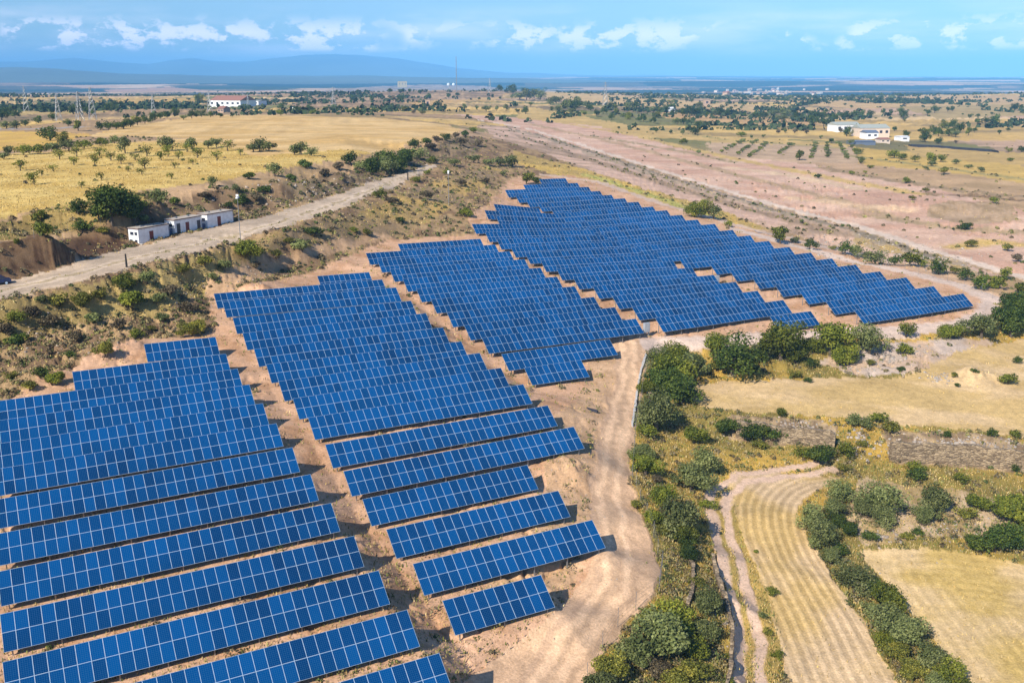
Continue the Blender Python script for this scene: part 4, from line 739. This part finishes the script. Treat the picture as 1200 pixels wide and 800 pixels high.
# far woodland that reads as one mass
def woodland(n):
    az = RNG.uniform(-.55, .55, n*30); r = np.exp(RNG.uniform(math.log(1000), math.log(3200), n*30)); x = np.sin(az)*r; y = np.cos(az)*r
    p = (fbm(x/240, y/110, 3, 44) > .66) | (RNG.random(len(x)) < .006); i = np.nonzero(p)[0][:n]; x = list(x[i]); y = list(y[i])
    for _ in range(62):
        a = RNG.uniform(-.52, .52); q = math.exp(RNG.uniform(math.log(750), math.log(2900))); cx, cy = math.sin(a)*q, math.cos(a)*q; t = RNG.normal(0, .35)+(1.3 if RNG.random() < .2 else 0); ln = RNG.uniform(60, 260)*(q/1300)**.5
        for u in np.arange(-ln/2, ln/2, 6.5):
            if RNG.random() < .75: x.append(cx+u*math.cos(t)+RNG.normal(0, 2)); y.append(cy+u*math.sin(t)+RNG.normal(0, 2))
    x = np.array(x); y = np.array(y); n = len(x)
    V = []; FF = []
    hx = np.array([zat(a, b) for a, b in zip(x, y)]); nq = 9; k = np.repeat(np.arange(n), nq); m = len(k); s = np.repeat(RNG.uniform(2.5, 7.5, n), nq)
    d = RNG.normal(size=(m, 3)); d /= np.linalg.norm(d, axis=1)[:, None]; d[:, 2] = np.abs(d[:, 2])
    c0 = np.stack([x[k], y[k], hx[k]], -1)+d*s[:, None]*np.array([.6, .6, .7]); e = RNG.normal(size=(m, 3)); e /= np.linalg.norm(e, axis=1)[:, None]; e2 = np.cross(e, d); e2 /= np.linalg.norm(e2, axis=1)[:, None]
    L = (s*.33)[:, None]; v = np.stack([c0-e*L, c0+e2*L, c0+e*L, c0-e2*L], 1).reshape(-1, 3)
    cc = np.array([(.04,.06,.025),(.06,.08,.035),(.03,.05,.02)])[RNG.integers(0, 3, m)]
    tag(put('far_woodland', npmesh('far_woodland', v, np.arange(m*4).reshape(-1, 4), M['tuft'], np.repeat(cc, 4, 0))), 'dark green scattered woodland spread over the distant plain', 'woodland', None, 'stuff')
woodland(2600)
# ------------------------------------------------------------------ kiosks
azk = R(27.5); kd = Vector((math.sin(azk), math.cos(azk), 0)); kn = Vector((-math.cos(azk), math.sin(azk), 0))   # along, backwards
K0 = Vector(zray(163, 283.7, -31.0))
def along(px):   # distance along the front line whose image column is px
    a = (px-600)/F; # x/(fw)=a
    P = K0-Vector((0, 0, CH)); n1 = P.x-a*P.dot(Vector(FW)); n2 = kd.x-a*kd.dot(Vector(FW)); return -n1/n2
def kiosk(px0, px1, doors, label, wins):
    s0 = along(px0); s1 = along(px1); Lk = s1-s0; W = 2.7; Hk = 2.75; o = K0+kd*s0; o.z = min(gnd(o.x, o.y), gnd((o+kd*Lk).x, (o+kd*Lk).y))-.1
    Hk += .15
    r = empty('transformer_kiosk', o, math.pi/2-azk, label=label, cat='kiosk', group='white transformer kiosks beside the gravel road')
    MB().box(0, 0, -.4, Lk, W, Hk).build('wall', M['white'], r)
    MB().box(-.15, -.15, Hk+.002, Lk+.15, W+.15, Hk+.14, 1).box(-.1, -.1, Hk+.142, Lk+.1, W+.1, Hk+.2, 0).build('roof', [M['roof'], M['trim']], r)
    for (u, w, mt) in doors:
        d = MB().box(u*Lk-w/2, -.03, .12, u*Lk+w/2, -.002, 2.2).build('door', M[mt], r)
        MB().box(u*Lk+w/2-.16, -.07, 1.05, u*Lk+w/2-.08, -.032, 1.25).build('handle', M['steel'], d)
    for (y0, y1, z0, z1) in wins:
        d = MB().box(-.03, y0, z0, -.002, y1, z1).build('window', M['wind'], r); MB().box(-.05, y0-.05, z0-.08, -.002, y1+.05, z0-.005).build('sill', M['white'], d)
    for u in (.25, .7): MB().box(Lk*u-.2, W*.5-.2, Hk+.201, Lk*u+.2, W*.5+.2, Hk+.45).build('roof_vent', M['steel'], r)
    MB().tube([(Lk+.06, -.08, -.2), (Lk+.06, -.08, Hk)], .05, 6).build('downpipe', M['grey'], r)
    MB().box(0, -.7, -.3, Lk, -.035, .1).build('step', M['conc'], r)
    return r
kiosk(163, 198.3, [(.42, 1.0, 'rdoor')], 'white flat-roofed kiosk with one red door, nearest of the three by the gravel road', [(.3,1.0,1.7,2.3),(1.3,2.2,1.7,2.3),(.4,1.1,.2,.8),(1.7,2.5,.2,.8)])
kiosk(205.5, 236.7, [(.14, .95, 'ddoor'), (.47, .95, 'rdoor'), (.9, .95, 'ddoor')], 'white flat-roofed kiosk with three dark doors, middle of the three by the gravel road', [(.6,1.6,1.6,2.2)])
kiosk(243.8, 273.6, [(.45, 1.0, 'rdoor')], 'white flat-roofed kiosk with one red door, farthest of the three by the gravel road', [(.6,1.6,1.6,2.2)])
for px, lb in ((202, 'dark blue plastic bin standing in the gap after the nearest white kiosk'), (240.5, 'dark blue plastic bin standing in the gap before the farthest white kiosk')):
    q = K0+kd*along(px)+kn*.8; z = gnd(q.x, q.y); r = empty('waste_bin', (q.x, q.y, z), math.pi/2-azk, label=lb, cat='bin', group='dark blue bins between the kiosks')
    MB().hexa([(-.4,-.35,0),(.4,-.35,0),(.4,.35,0),(-.4,.35,0),(-.5,-.42,1.1),(.5,-.42,1.1),(.5,.42,1.1),(-.5,.42,1.1)]).build('body', M['bluep'], r); MB().hexa([(-.53,-.46,1.1),(.53,-.46,1.1),(.53,.46,1.1),(-.53,.46,1.1),(-.4,-.3,1.22),(.4,-.3,1.22),(.4,.3,1.22),(-.4,.3,1.22)]).build('lid', M['bluep'], r)
# ------------------------------------------------------------------ poles and posts
def pole(name, px, pyb, hpx, label, cat, lamp=True, rad_=.09, mt='steel'):
    q = at2(px, pyb); dist = math.hypot(q.x, q.y); h = hpx*dist/F*1.02; r = empty(name, q, 0, label=label, cat=cat)
    MB().tube([(0, 0, -.3), (0, 0, h*.5), (0, 0, h)], [rad_, rad_*.8, rad_*.6], 8).build('pole', M[mt], r)
    if lamp:
        MB().box(-.06, -.5, h-.12, .06, .5, h-.02).build('crossarm', M[mt], r)
        for s in (-1, 1): MB().hexa([(-.22,s*.5-.2,h-.35),(.22,s*.5-.2,h-.35),(.22,s*.5+.2,h-.35),(-.22,s*.5+.2,h-.35),(-.15,s*.5-.14,h-.05),(.15,s*.5-.14,h-.05),(.15,s*.5+.14,h-.05),(-.15,s*.5+.14,h-.05)]).build('floodlight', M['white'], r)
        MB().box(-.25, -.18, h+.0, .25, .18, h+.4).build('camera_housing', M['white'], r)
    return r
pole('lamp_post', 282, 283, 50, 'tall grey pole with white floodlights beside the farthest kiosk', 'lamp post')
pole('lamp_post', 526, 241, 38, 'tall grey pole with white floodlights on the hillock above the array', 'lamp post')
pole('gate_post', 148.5, 313, 14.5, 'black wooden gate post at the lower edge of the gravel road', 'post', False, .2, 'black')
pole('gate_post', 478, 211, 9, 'short dark post beside the narrow end of the gravel road', 'post', False, .22, 'black')
pole('mast_pole', 535, 108, 38, 'slender dark radio mast rising above the horizon on the crest', 'radio mast', False, .8, 'steel')
def fence(name, P, label, h=2.0, gap=3.2):
    L = [at2(*p) for p in P]; r = empty(name, L[0], 0, label=label, cat='fence'); o = L[0]; pts = []
    for a, b in zip(L[:-1], L[1:]):
        n = max(1, int(round((b-a).length/gap)))
        for k in range(n): q = a+(b-a)*k/n; pts.append(Vector((q.x, q.y, gnd(q.x, q.y))))
    pts.append(L[-1]); pm = MB().tube([(0, 0, -.3), (0, 0, h)], .024, 5).mesh('post', M['steel'])
    for p in pts: x = put('post', pm, r); x.location = p-o
    for z in (.15, .6, 1.05, 1.5, 1.9): MB().tube([p-o+Vector((0, 0, z)) for p in pts], .008, 3).build('wire', M['conductor'], r)
fence('wire_fence', [(688,800),(706,762),(724,734),(745,715),(772,695),(776,665),(766,630),(750,590),(741,560),(745,500),(756,440),(765,414)], 'thin wire fence with pale posts along the east edge of the access track')
fence('wire_fence', [(930,287),(1003,304),(1060,317),(1110,330),(1150,343),(1176,356)], 'thin wire fence with pale posts round the outside of the loop track', 2., 5)
fence('wire_fence', [(0,285),(40,279),(80,273),(118,262),(150,252)], 'thin wire fence with pale posts on top of the cut bank by the hay plateau', 1.6, 4)
# ------------------------------------------------------------------ walls
def wall(name, P, h, w, mt, label, cat='wall', jag=.25, dz=-.4):
    L = [at2(*p) for p in P]; pts = []
    for a, b in zip(L[:-1], L[1:]):
        n = max(1, int((b-a).length/.8))
        for k in range(n): q = a+(b-a)*k/n; pts.append(Vector((q.x, q.y, gnd(q.x, q.y))))
    pts.append(L[-1]); o = pts[0]; NL = 5; V = []; n = len(pts)
    for i, p in enumerate(pts):
        d = (pts[min(i+1, n-1)]-pts[max(i-1, 0)]).normalized(); nn = Vector((-d.y, d.x, 0)).normalized(); hh = h*(1+random.uniform(-jag, jag)*.5)
        for sd_ in (-1, 1):
            for l in range(NL):
                u = l/(NL-1); V.append(tuple(p-o+nn*sd_*(w/2*(1.15-.3*u)+random.uniform(-.07, .07))+Vector((0, 0, dz+(hh-dz)*u))))
    Fc = []
    def ix(i, sd_, l): return i*2*NL+sd_*NL+l
    for i in range(n-1):
        for l in range(NL-1):
            Fc.append((ix(i,0,l), ix(i+1,0,l), ix(i+1,0,l+1), ix(i,0,l+1))); Fc.append((ix(i+1,1,l), ix(i,1,l), ix(i,1,l+1), ix(i+1,1,l+1)))
        Fc.append((ix(i,0,NL-1), ix(i+1,0,NL-1), ix(i+1,1,NL-1), ix(i,1,NL-1)))
    for i in (0, n-1):
        for l in range(NL-1): Fc.append((ix(i,0,l), ix(i,0,l+1), ix(i,1,l+1), ix(i,1,l)))
    me = bpy.data.meshes.new(name); me.from_pydata(V, [], Fc); me.update(); me.materials.append(M[mt])
    ob = put(name, me); ob.location = o; return tag(ob, label, cat)
wall('retaining_kerb', [(757,416),(750,440),(745,470),(741,500)], .3, .35, 'conc', 'low pale concrete kerb wall along the access track by the first trees', 'wall', .02)
wall('dry_stone_wall', [(835,655),(842,685),(851,710),(858,745),(856,790),(845,830)], .8, .4, 'wall_stone', 'curving dry stone wall above the farm track at the bottom')
wall('dry_stone_wall', [(805,640),(812,665),(812,690),(806,712)], .55, .4, 'wall_stone', 'short dry stone wall on the grassy shelf beside the access track')
wall('dry_stone_wall', [(862,511),(900,514),(940,519),(978,526)], 2.3, .7, 'wall_stone', 'dry stone terrace wall on the left, left of the gap in the terrace bank')
wall('dry_stone_wall', [(1042,538),(1090,541),(1140,544),(1200,552),(1235,556)], 2.6, .7, 'wall_stone', 'long dry stone terrace wall on the right, below the terrace field')
wall('dry_stone_wall', [(762,470),(764,490),(768,505)], 1.4, .8, 'wall_stone', 'crumbling stone wall between the olive trees by the access track')
# ------------------------------------------------------------------ small things on the site
q = Vector(R0*97.4+H0*133.5); z = gnd(q.x, q.y); r = empty('inverter_cabinet', (q.x, q.y, z), math.pi/2-AZ, label='grey inverter cabinet on legs at the right end of a row in the third block', cat='cabinet')
MB().box(0, 0, .5, 1.1, .5, 2.2).build('body', M['grey'], r); MB().box(.1, -.03, .6, 1.0, -.002, 2.1).build('door', M['grey'], r)
for x in (.05, .95): MB().box(x, .1, -.2, x+.1, .4, .498).build('leg', M['steel'], r)
q = Vector(R0*132.3+H0*157.0); z = gnd(q.x, q.y); r = empty('inverter_cabinet', (q.x, q.y, z), math.pi/2-AZ, label='pale inverter cabinet in a ground gap between the two right blocks', cat='cabinet')
MB().box(0, 0, .5, 1.2, .5, 1.9).build('body', M['grey'], r); MB().box(.1, -.03, .6, 1.1, -.002, 1.8).build('door', M['grey'], r)
for x in (.05, 1.05): MB().box(x, .1, -.2, x+.1, .4, .498).build('leg', M['steel'], r)
q = at2(693, 481); o = MB().hexa([(-1.1,-.2,0),(1.1,-.2,0),(1.1,.2,0),(-1.1,.2,0),(-1.,-.15,.1),(1.,-.15,.12),(1.,.15,.3),(-1.,.15,.26)]).build('metal_sheet', M['ddoor']); o.location = q; o.rotation_euler = (0, 0, -.7); tag(o, 'dark bent metal sheet lying on the bare soil left of the track', 'metal sheet')
q = at2(-4, 334)
def car(q, rz, label):
    r = empty('parked_car', q, rz, label=label, cat='car'); b = MB()
    prof = [(-2.1,.45),(-2.15,.8),(-1.9,.95),(-1.3,1.0),(-.7,1.42),(.9,1.45),(1.6,1.0),(2.1,.85),(2.15,.45)]
    for (a, c) in zip(prof[:-1], prof[1:]): b.quad((a[0],-.82,a[1]),(c[0],-.82,c[1]),(c[0],.82,c[1]),(a[0],.82,a[1]))
    n = len(b.v); b.v += [(x,-.82,z) for x,z in prof]+[(x,.82,z) for x,z in prof]; b.f += [tuple(range(n, n+9)), tuple(range(n+17, n+8, -1))]; b.m += [0, 0]; b.quad((-2.1,.82,.45),(2.15,.82,.45),(2.15,-.82,.45),(-2.1,-.82,.45))
    b.build('body', M['car'], r)
    for s in (-1, 1): MB().hexa([(-1.1,s*.825,1.02),(1.4,s*.825,1.02),(1.4,s*.84,1.02),(-1.1,s*.84,1.02),(-.65,s*.825,1.36),(.85,s*.825,1.38),(.85,s*.84,1.38),(-.65,s*.84,1.36)]).build('window', M['wind'], r)
    for x in (-1.35, 1.35):
        for s in (-1, 1): w = MB().tube([(x, s*.62, .34), (x, s*.86, .34)], .34, 14).build('wheel', M['tyre'], r); MB().tube([(x, s*.862, .34), (x, s*.875, .34)], .2, 10).build('rim', M['alu'], w)
car(q, R(35), 'dark blue car parked at the left end of the gravel road')
for (px, py, label, nm) in ((193,130,0,0),):
    pass
# ------------------------------------------------------------------ pylons
def pylon(px, pyb, hpx, label):
    q = at(px, pyb); dist = math.hypot(q.x, q.y); h = hpx*dist/F; r = empty('electricity_pylon', q, random.uniform(0, 1), label=label, cat='pylon', group='lattice electricity pylons on the plain'); w = h*.11; t = h*.0035+.05
    b = MB(); lv = [0, .25, .45, .62, .76, .88, 1.]
    for i, (sx, sy) in enumerate(((-1,-1),(1,-1),(1,1),(-1,1))):
        MB().tube([(sx*w*(1-.9*l), sy*w*(1-.9*l), l*h) for l in lv], t, 4).build('leg', M['steel'], r)
    for a, c in zip(lv[:-1], lv[1:]):
        wa, wc = w*(1-.9*a), w*(1-.9*c)
        for s in range(4):
            p = ((-1,-1),(1,-1),(1,1),(-1,1)); u, v = p[s], p[(s+1) % 4]
            b.tube([(u[0]*wa, u[1]*wa, a*h), (v[0]*wc, v[1]*wc, c*h)], t*.6, 3); b.tube([(v[0]*wa, v[1]*wa, a*h), (u[0]*wc, u[1]*wc, c*h)], t*.6, 3)
    b.build('bracing', M['steel'], r)
    for l, k in ((.72, .19), (.84, .16), (.95, .12)): MB().tube([(-h*k, 0, l*h), (0, 0, l*h+h*.02), (h*k, 0, l*h)], [t*.5, t*1.2, t*.5], 4).build('crossarm', M['steel'], r)
for e in ((391,126,22,'lattice pylon standing on the scrubby plain left of centre'),(527,108,10,'small lattice pylon beside the radio mast on the crest'),(574,109,16,'lattice pylon on the crest right of the radio mast'),(709,124,26,'tall lattice pylon rising from the grove above the pink slope'),(31,131,25,'leftmost tall lattice pylon on the left plain'),(94,142,30,'tallest lattice pylon on the left plain, behind the road strip'),(109,141,34,'lattice pylon just right of the tallest one on the left plain'),(69,142,27,'dark lattice pylon behind the road strip on the left plain'),(246,131,22,'lattice pylon in front of the white factory'),(268,125,16,'lattice pylon at the substation left of centre'),(285,124,15,'lattice pylon right of the substation pylon'),(180,133,20,'thin lattice pylon left of the white factory'),(291,126,14,'small lattice pylon at the right side of the substation')):
    pylon(*e)
# ------------------------------------------------------------------ distant buildings
def building(nm, px0, px1, pyb, hpx, dm, wm, rm, label, cat, gable=.25, win=0, grp=None, wmt='wind'):
    a = at(px0, pyb); b = at(px1, pyb); b.z = a.z; dist = math.hypot(a.x, a.y); h = hpx*dist/F; L = (b-a).length; r = empty(nm, a, math.atan2(b.y-a.y, b.x-a.x), label=label, cat=cat, group=grp)
    z0 = min(a.z, gnd(b.x, b.y))-a.z-1; D = dm
    MB().box(0, 0, z0, L, D, h).build('wall', wm if not isinstance(wm, str) else M[wm], r); g = gable*min(D, h*2)
    rb = MB(); o_ = .3; rb.hexa([(-o_,-o_,h+.02),(L+o_,-o_,h+.02),(L+o_,D+o_,h+.02),(-o_,D+o_,h+.02),(-o_,D/2-.1,h+g+.05),(L+o_,D/2-.1,h+g+.05),(L+o_,D/2+.1,h+g+.05),(-o_,D/2+.1,h+g+.05)]); rb.build('roof', M[rm], r)
    for k in range(win):
        x = L*(k+.5)/win; wd = min(L/win*.45, 3)
        MB().box(x-wd/2, -.06, h*.45, x+wd/2, -.01, h*.75).build('window', M[wmt], r)
    return r
building('factory_hall', 246, 282, 125.5, 7, 30, 'white', 'tile', 'long white factory hall with red roof on the left plain', 'factory', .35, 6)
building('factory_hall', 276, 303, 124, 5, 22, 'white', 'groof', 'low white shed joined to the right of the red-roofed factory', 'shed', .1, 5)
building('brick_house', 255, 262, 132.5, 4.5, 14, 'brick', 'tile', 'small brick house with red roof in front of the factory', 'house', .3, 2)
building('water_tank_house', 466.5, 477, 102.5, 6.5, 14, 'ochre', 'ochre', 'ochre box-shaped building on the crest at the skyline', 'building', .02, 3)
building('stone_hut', 498.5, 504, 126, 8.5, 5, 'brick', 'brick', 'narrow pale stone hut standing alone on the crest field', 'hut', .05, 1)
building('stone_tower', 825.5, 831.5, 124.5, 7, 8, 'brick', 'brick', 'square stone tower ruin among the far fields', 'tower', .03, 1)
building('white_shed', 784, 791, 131, 3.5, 8, 'white', 'white', 'small white shed half hidden in the grove', 'shed', .2, 0)
building('farmhouse', 1008, 1042, 161, 9.5, 14, 'cream', 'groof', 'large cream farm building with grey-green roof and a row of dark windows', 'farm building', .2, 5)
building('farmhouse', 980, 1008, 155, 7.5, 14, 'white', 'groof', 'long white farm wing with grey-green roof behind the dark trees', 'farm building', .2, 4)
building('farm_shed', 1015, 1029, 163, 6.5, 10, 'white', 'bsheet', 'small white farm shed with blue roof in the yard', 'shed', .2, 2)
building('farm_shed', 1003, 1026, 169.5, 3, 14, 'bsheet', 'bsheet', 'low long shed with dark blue roof in front of the farm', 'shed', .12, 0)
building('farm_shed', 1032, 1043, 168, 4, 8, 'cream', 'tile', 'low cream shed with red roof at the farm yard entrance', 'shed', .2, 2)
building('white_shed', 1055, 1065.5, 165.5, 4.5, 9, 'white', 'white', 'white flat shed standing right of the farm', 'shed', .08, 1)
building('white_shed', 341, 347, 129, 3, 8, 'white', 'white', 'tiny white shed right of the substation', 'shed', .1, 0)
for px, lb in ((525.5, 'left'), (531.5, 'right')):
    q = at(px, 100.5); dist = math.hypot(q.x, q.y); rr_ = 1.7*dist/F; r = empty('storage_dome', q, 0, label='white domed tank beside the radio mast, %s one of two' % lb, cat='tank', group='white domed tanks on the crest')
    MB().tube([(0,0,0),(0,0,rr_*.9)], rr_, 14).build('tank_wall', M['white'], r); MB().tube([(0,0,rr_*.9),(0,0,rr_*1.4),(0,0,rr_*1.7)], [rr_*1.02, rr_*.75, rr_*.1], 14).build('dome', M['white'], r)
# long black tarpaulin-covered bank by the farm
L = [at(1066, 171.5), at(1100, 173), at(1130, 175.5), at(1160, 177.5), at(1168, 179)]; b = MB()
for a, c in zip(L[:-1], L[1:]):
    n_ = Vector((0, 1, 0)); o = L[0]; b.hexa([a-o-n_*4-Vector((0,0,.5)), c-o-n_*4-Vector((0,0,.5)), c-o+n_*4-Vector((0,0,.5)), a-o+n_*4-Vector((0,0,.5)), a-o-n_*1.5+Vector((0,0,1.2)), c-o-n_*1.5+Vector((0,0,1.2)), c-o+n_*1.5+Vector((0,0,1.2)), a-o+n_*1.5+Vector((0,0,1.2))])
o_ = b.build('tarpaulin_clamp', M['tarp']); o_.location = L[0]; tag(o_, 'long low stack under black tarpaulin stretching right from the farm', 'covered stack')
# town on the plain
random.seed(11)
for k in range(46):
    px = random.gauss(890, 32); py = random.uniform(104.5, 112.5)
    if not 800 < px < 970: continue
    a = at(px, py); s = random.uniform(8, 16); h = random.uniform(4, 8); r = put('town_house', MB().box(-s/2, -s/2, -3, s/2, s/2, h, 0).hexa([(-s/2-.4,-s/2-.4,h+.02),(s/2+.4,-s/2-.4,h+.02),(s/2+.4,s/2+.4,h+.02),(-s/2-.4,s/2+.4,h+.02),(-s/2-.4,-.1,h+2.5),(s/2+.4,-.1,h+2.5),(s/2+.4,.1,h+2.5),(-s/2-.4,.1,h+2.5)], 1).mesh('town_house', [M[random.choice(['cream','brick','conc','brick'])], M[random.choice(['tile','roof','roof'])]]))
    r.location = (a.x, a.y, a.z); r.rotation_euler = (0, 0, random.uniform(0, 3)); tag(r, 'tiny pale house in the distant town', 'house', 'houses of the distant town')
# ------------------------------------------------------------------ far hills
def ridge(name, D, prof, seed, amp):
    xs = np.linspace(prof[0][0], prof[-1][0], 260); ys = np.interp(xs, [p[0] for p in prof], [p[1] for p in prof]); nr = 26; V = []
    yy = (90-ys)*1.0
    for j in range(nr):
        t = j/(nr-1); prf = math.sin(min(t*1.25, 1)*math.pi/2) if t < .8 else 1-(t-.8)*2.
        for i, x in enumerate(xs):
            dd = D*(.72+.4*t); X = (x-600)/F*dd; top = yy[i]/F*D+CH
            nn = fbm(np.array([X/900.]), np.array([dd/900.+seed]), 5, seed)[0]-.5
            V.append((X, dd, -40+(top+40)*prf+amp*nn*(.3+prf)))
    me = npmesh(name, np.array(V), grid_faces(nr, 260)[:, ::-1], M['hill'], smooth=True); o = put(name, me); o['kind'] = 'structure'
ridge('hills', 9500, [(-200,79),(-60,80),(0,81),(40,79.5),(75,81),(110,84),(160,87),(260,89),(420,89.5),(560,91),(700,94),(1000,97),(1400,99)], 3, 22)
ridge('mountains', 20500, [(-260,77),(-60,75),(0,74),(50,73.5),(105,69),(150,73),(190,76),(215,72),(240,70),(265,73),(300,73.5),(335,69),(365,66),(400,65),(435,67),(470,70),(500,75),(540,81),(600,86),(700,88.5),(900,90.5),(1300,92)], 5, 45)
# ------------------------------------------------------------------ haze
hz = MB().box(-26000, -2500, -160, 26000, 25500, 640).build('haze', None) if False else None
b = MB().box(-27000, -3000, -160, 27000, 27000, 520); me = bpy.data.meshes.new('haze'); me.from_pydata(b.v, [], b.f); hz = put('haze', me)
m = bpy.data.materials.new('haze_air'); m.use_nodes = True; nt = m.node_tree; nt.nodes.clear(); out = nt.nodes.new('ShaderNodeOutputMaterial'); pv = nt.nodes.new('ShaderNodeVolumePrincipled')
pv.inputs['Color'].default_value = (.20, .55, 1.0, 1); pv.inputs['Density'].default_value = .92e-4; pv.inputs['Anisotropy'].default_value = -.35
nt.links.new(pv.outputs[0], out.inputs['Volume']); me.materials.append(m); hz['kind'] = 'stuff'; tag(hz, 'blue summer haze lying over the whole landscape', 'haze')
# ------------------------------------------------------------------ light and sky
SE = R(37.5); SA = R(-144)     # azimuth from +Y towards +X
sd = Vector((math.cos(SE)*math.sin(SA), math.cos(SE)*math.cos(SA), math.sin(SE)))
sun = bpy.data.lights.new('sun', 'SUN'); sun.energy = 5.0; sun.angle = R(.53); sun.color = (1., .925, .80); so = bpy.data.objects.new('sun', sun); COL.objects.link(so)
so.rotation_euler = sd.to_track_quat('Z', 'Y').to_euler()
w = bpy.data.worlds.new('World'); sc.world = w; w.use_nodes = True; nt = w.node_tree; bg = nt.nodes['Background']
sky = nt.nodes.new('ShaderNodeTexSky'); sky.sky_type = 'NISHITA'; sky.sun_disc = False; sky.sun_elevation = SE; sky.sun_rotation = SA; sky.altitude = 300; sky.air_density = 1.; sky.dust_density = .6; sky.ozone_density = 2.2
tc = nt.nodes.new('ShaderNodeTexCoord'); nrm = nt.nodes.new('ShaderNodeVectorMath'); nrm.operation = 'NORMALIZE'; nt.links.new(tc.outputs['Generated'], nrm.inputs[0])
sx = nt.nodes.new('ShaderNodeSeparateXYZ'); nt.links.new(nrm.outputs[0], sx.inputs[0])
mp = nt.nodes.new('ShaderNodeMapping'); mp.inputs['Scale'].default_value = (1, 1, 1.7); nt.links.new(nrm.outputs[0], mp.inputs[0])
no = nt.nodes.new('ShaderNodeTexNoise'); no.inputs['Scale'].default_value = 38; no.inputs['Detail'].default_value = 8; no.inputs['Roughness'].default_value = .6; nt.links.new(mp.outputs[0], no.inputs['Vector'])
no2 = nt.nodes.new('ShaderNodeTexNoise'); no2.inputs['Scale'].default_value = 8.; no2.inputs['Detail'].default_value = 3; nt.links.new(mp.outputs[0], no2.inputs['Vector'])
def MR(src, a, b, c=0., d=1.):
    n = nt.nodes.new('ShaderNodeMapRange'); n.interpolation_type = 'SMOOTHSTEP'; nt.links.new(src, n.inputs[0])
    for i, v in enumerate((a, b, c, d)): n.inputs[i+1].default_value = v
    return n.outputs[0]
def MUL(a, b):
    n = nt.nodes.new('ShaderNodeMath'); n.operation = 'MULTIPLY'; nt.links.new(a, n.inputs[0])
    if hasattr(b, 'default_value'): nt.links.new(b, n.inputs[1])
    else: n.inputs[1].default_value = b
    return n.outputs[0]
band = MUL(MR(sx.outputs[2], .021, .027), MR(sx.outputs[2], .060, .036))
puff = MUL(MUL(MR(no.outputs[0], .465, .57), MR(no2.outputs[0], .38, .48)), band)
wisp_n = nt.nodes.new('ShaderNodeTexNoise'); wisp_n.inputs['Scale'].default_value = 7; wisp_n.inputs['Detail'].default_value = 7; mp2 = nt.nodes.new('ShaderNodeMapping'); mp2.inputs['Scale'].default_value = (1, 1, 6); nt.links.new(nrm.outputs[0], mp2.inputs[0]); nt.links.new(mp2.outputs[0], wisp_n.inputs['Vector'])
wisp = MUL(MUL(MR(wisp_n.outputs[0], .42, .70), MUL(MR(sx.outputs[2], .01, .026), MR(sx.outputs[2], .075, .045))), .38)
cl = nt.nodes.new('ShaderNodeMath'); cl.operation = 'MAXIMUM'; nt.links.new(MUL(puff, .95), cl.inputs[0]); nt.links.new(wisp, cl.inputs[1])
mx = nt.nodes.new('ShaderNodeMix'); mx.data_type = 'RGBA'; nt.links.new(cl.outputs[0], mx.inputs[0]); tint = nt.nodes.new('ShaderNodeVectorMath'); tint.operation = 'MULTIPLY'; tint.inputs[1].default_value = (.63, .83, 1.08); nt.links.new(sky.outputs[0], tint.inputs[0]); nt.links.new(tint.outputs[0], mx.inputs[6]); mx.inputs[7].default_value = (12.5, 11.4, 11.8, 1)
nt.links.new(mx.outputs[2], bg.inputs[0]); bg.inputs[1].default_value = .10
vs = sc.view_settings; vs.view_transform = 'Standard'; vs.look = 'None'; vs.exposure = .42; vs.gamma = 1; vs.use_curve_mapping = False
sc.cycles.max_bounces = 5; sc.cycles.diffuse_bounces = 2; sc.cycles.glossy_bounces = 2; sc.cycles.transmission_bounces = 2; sc.cycles.volume_bounces = 2; sc.cycles.use_denoising = True
print('done', time.time()-T0, len(bpy.data.objects))
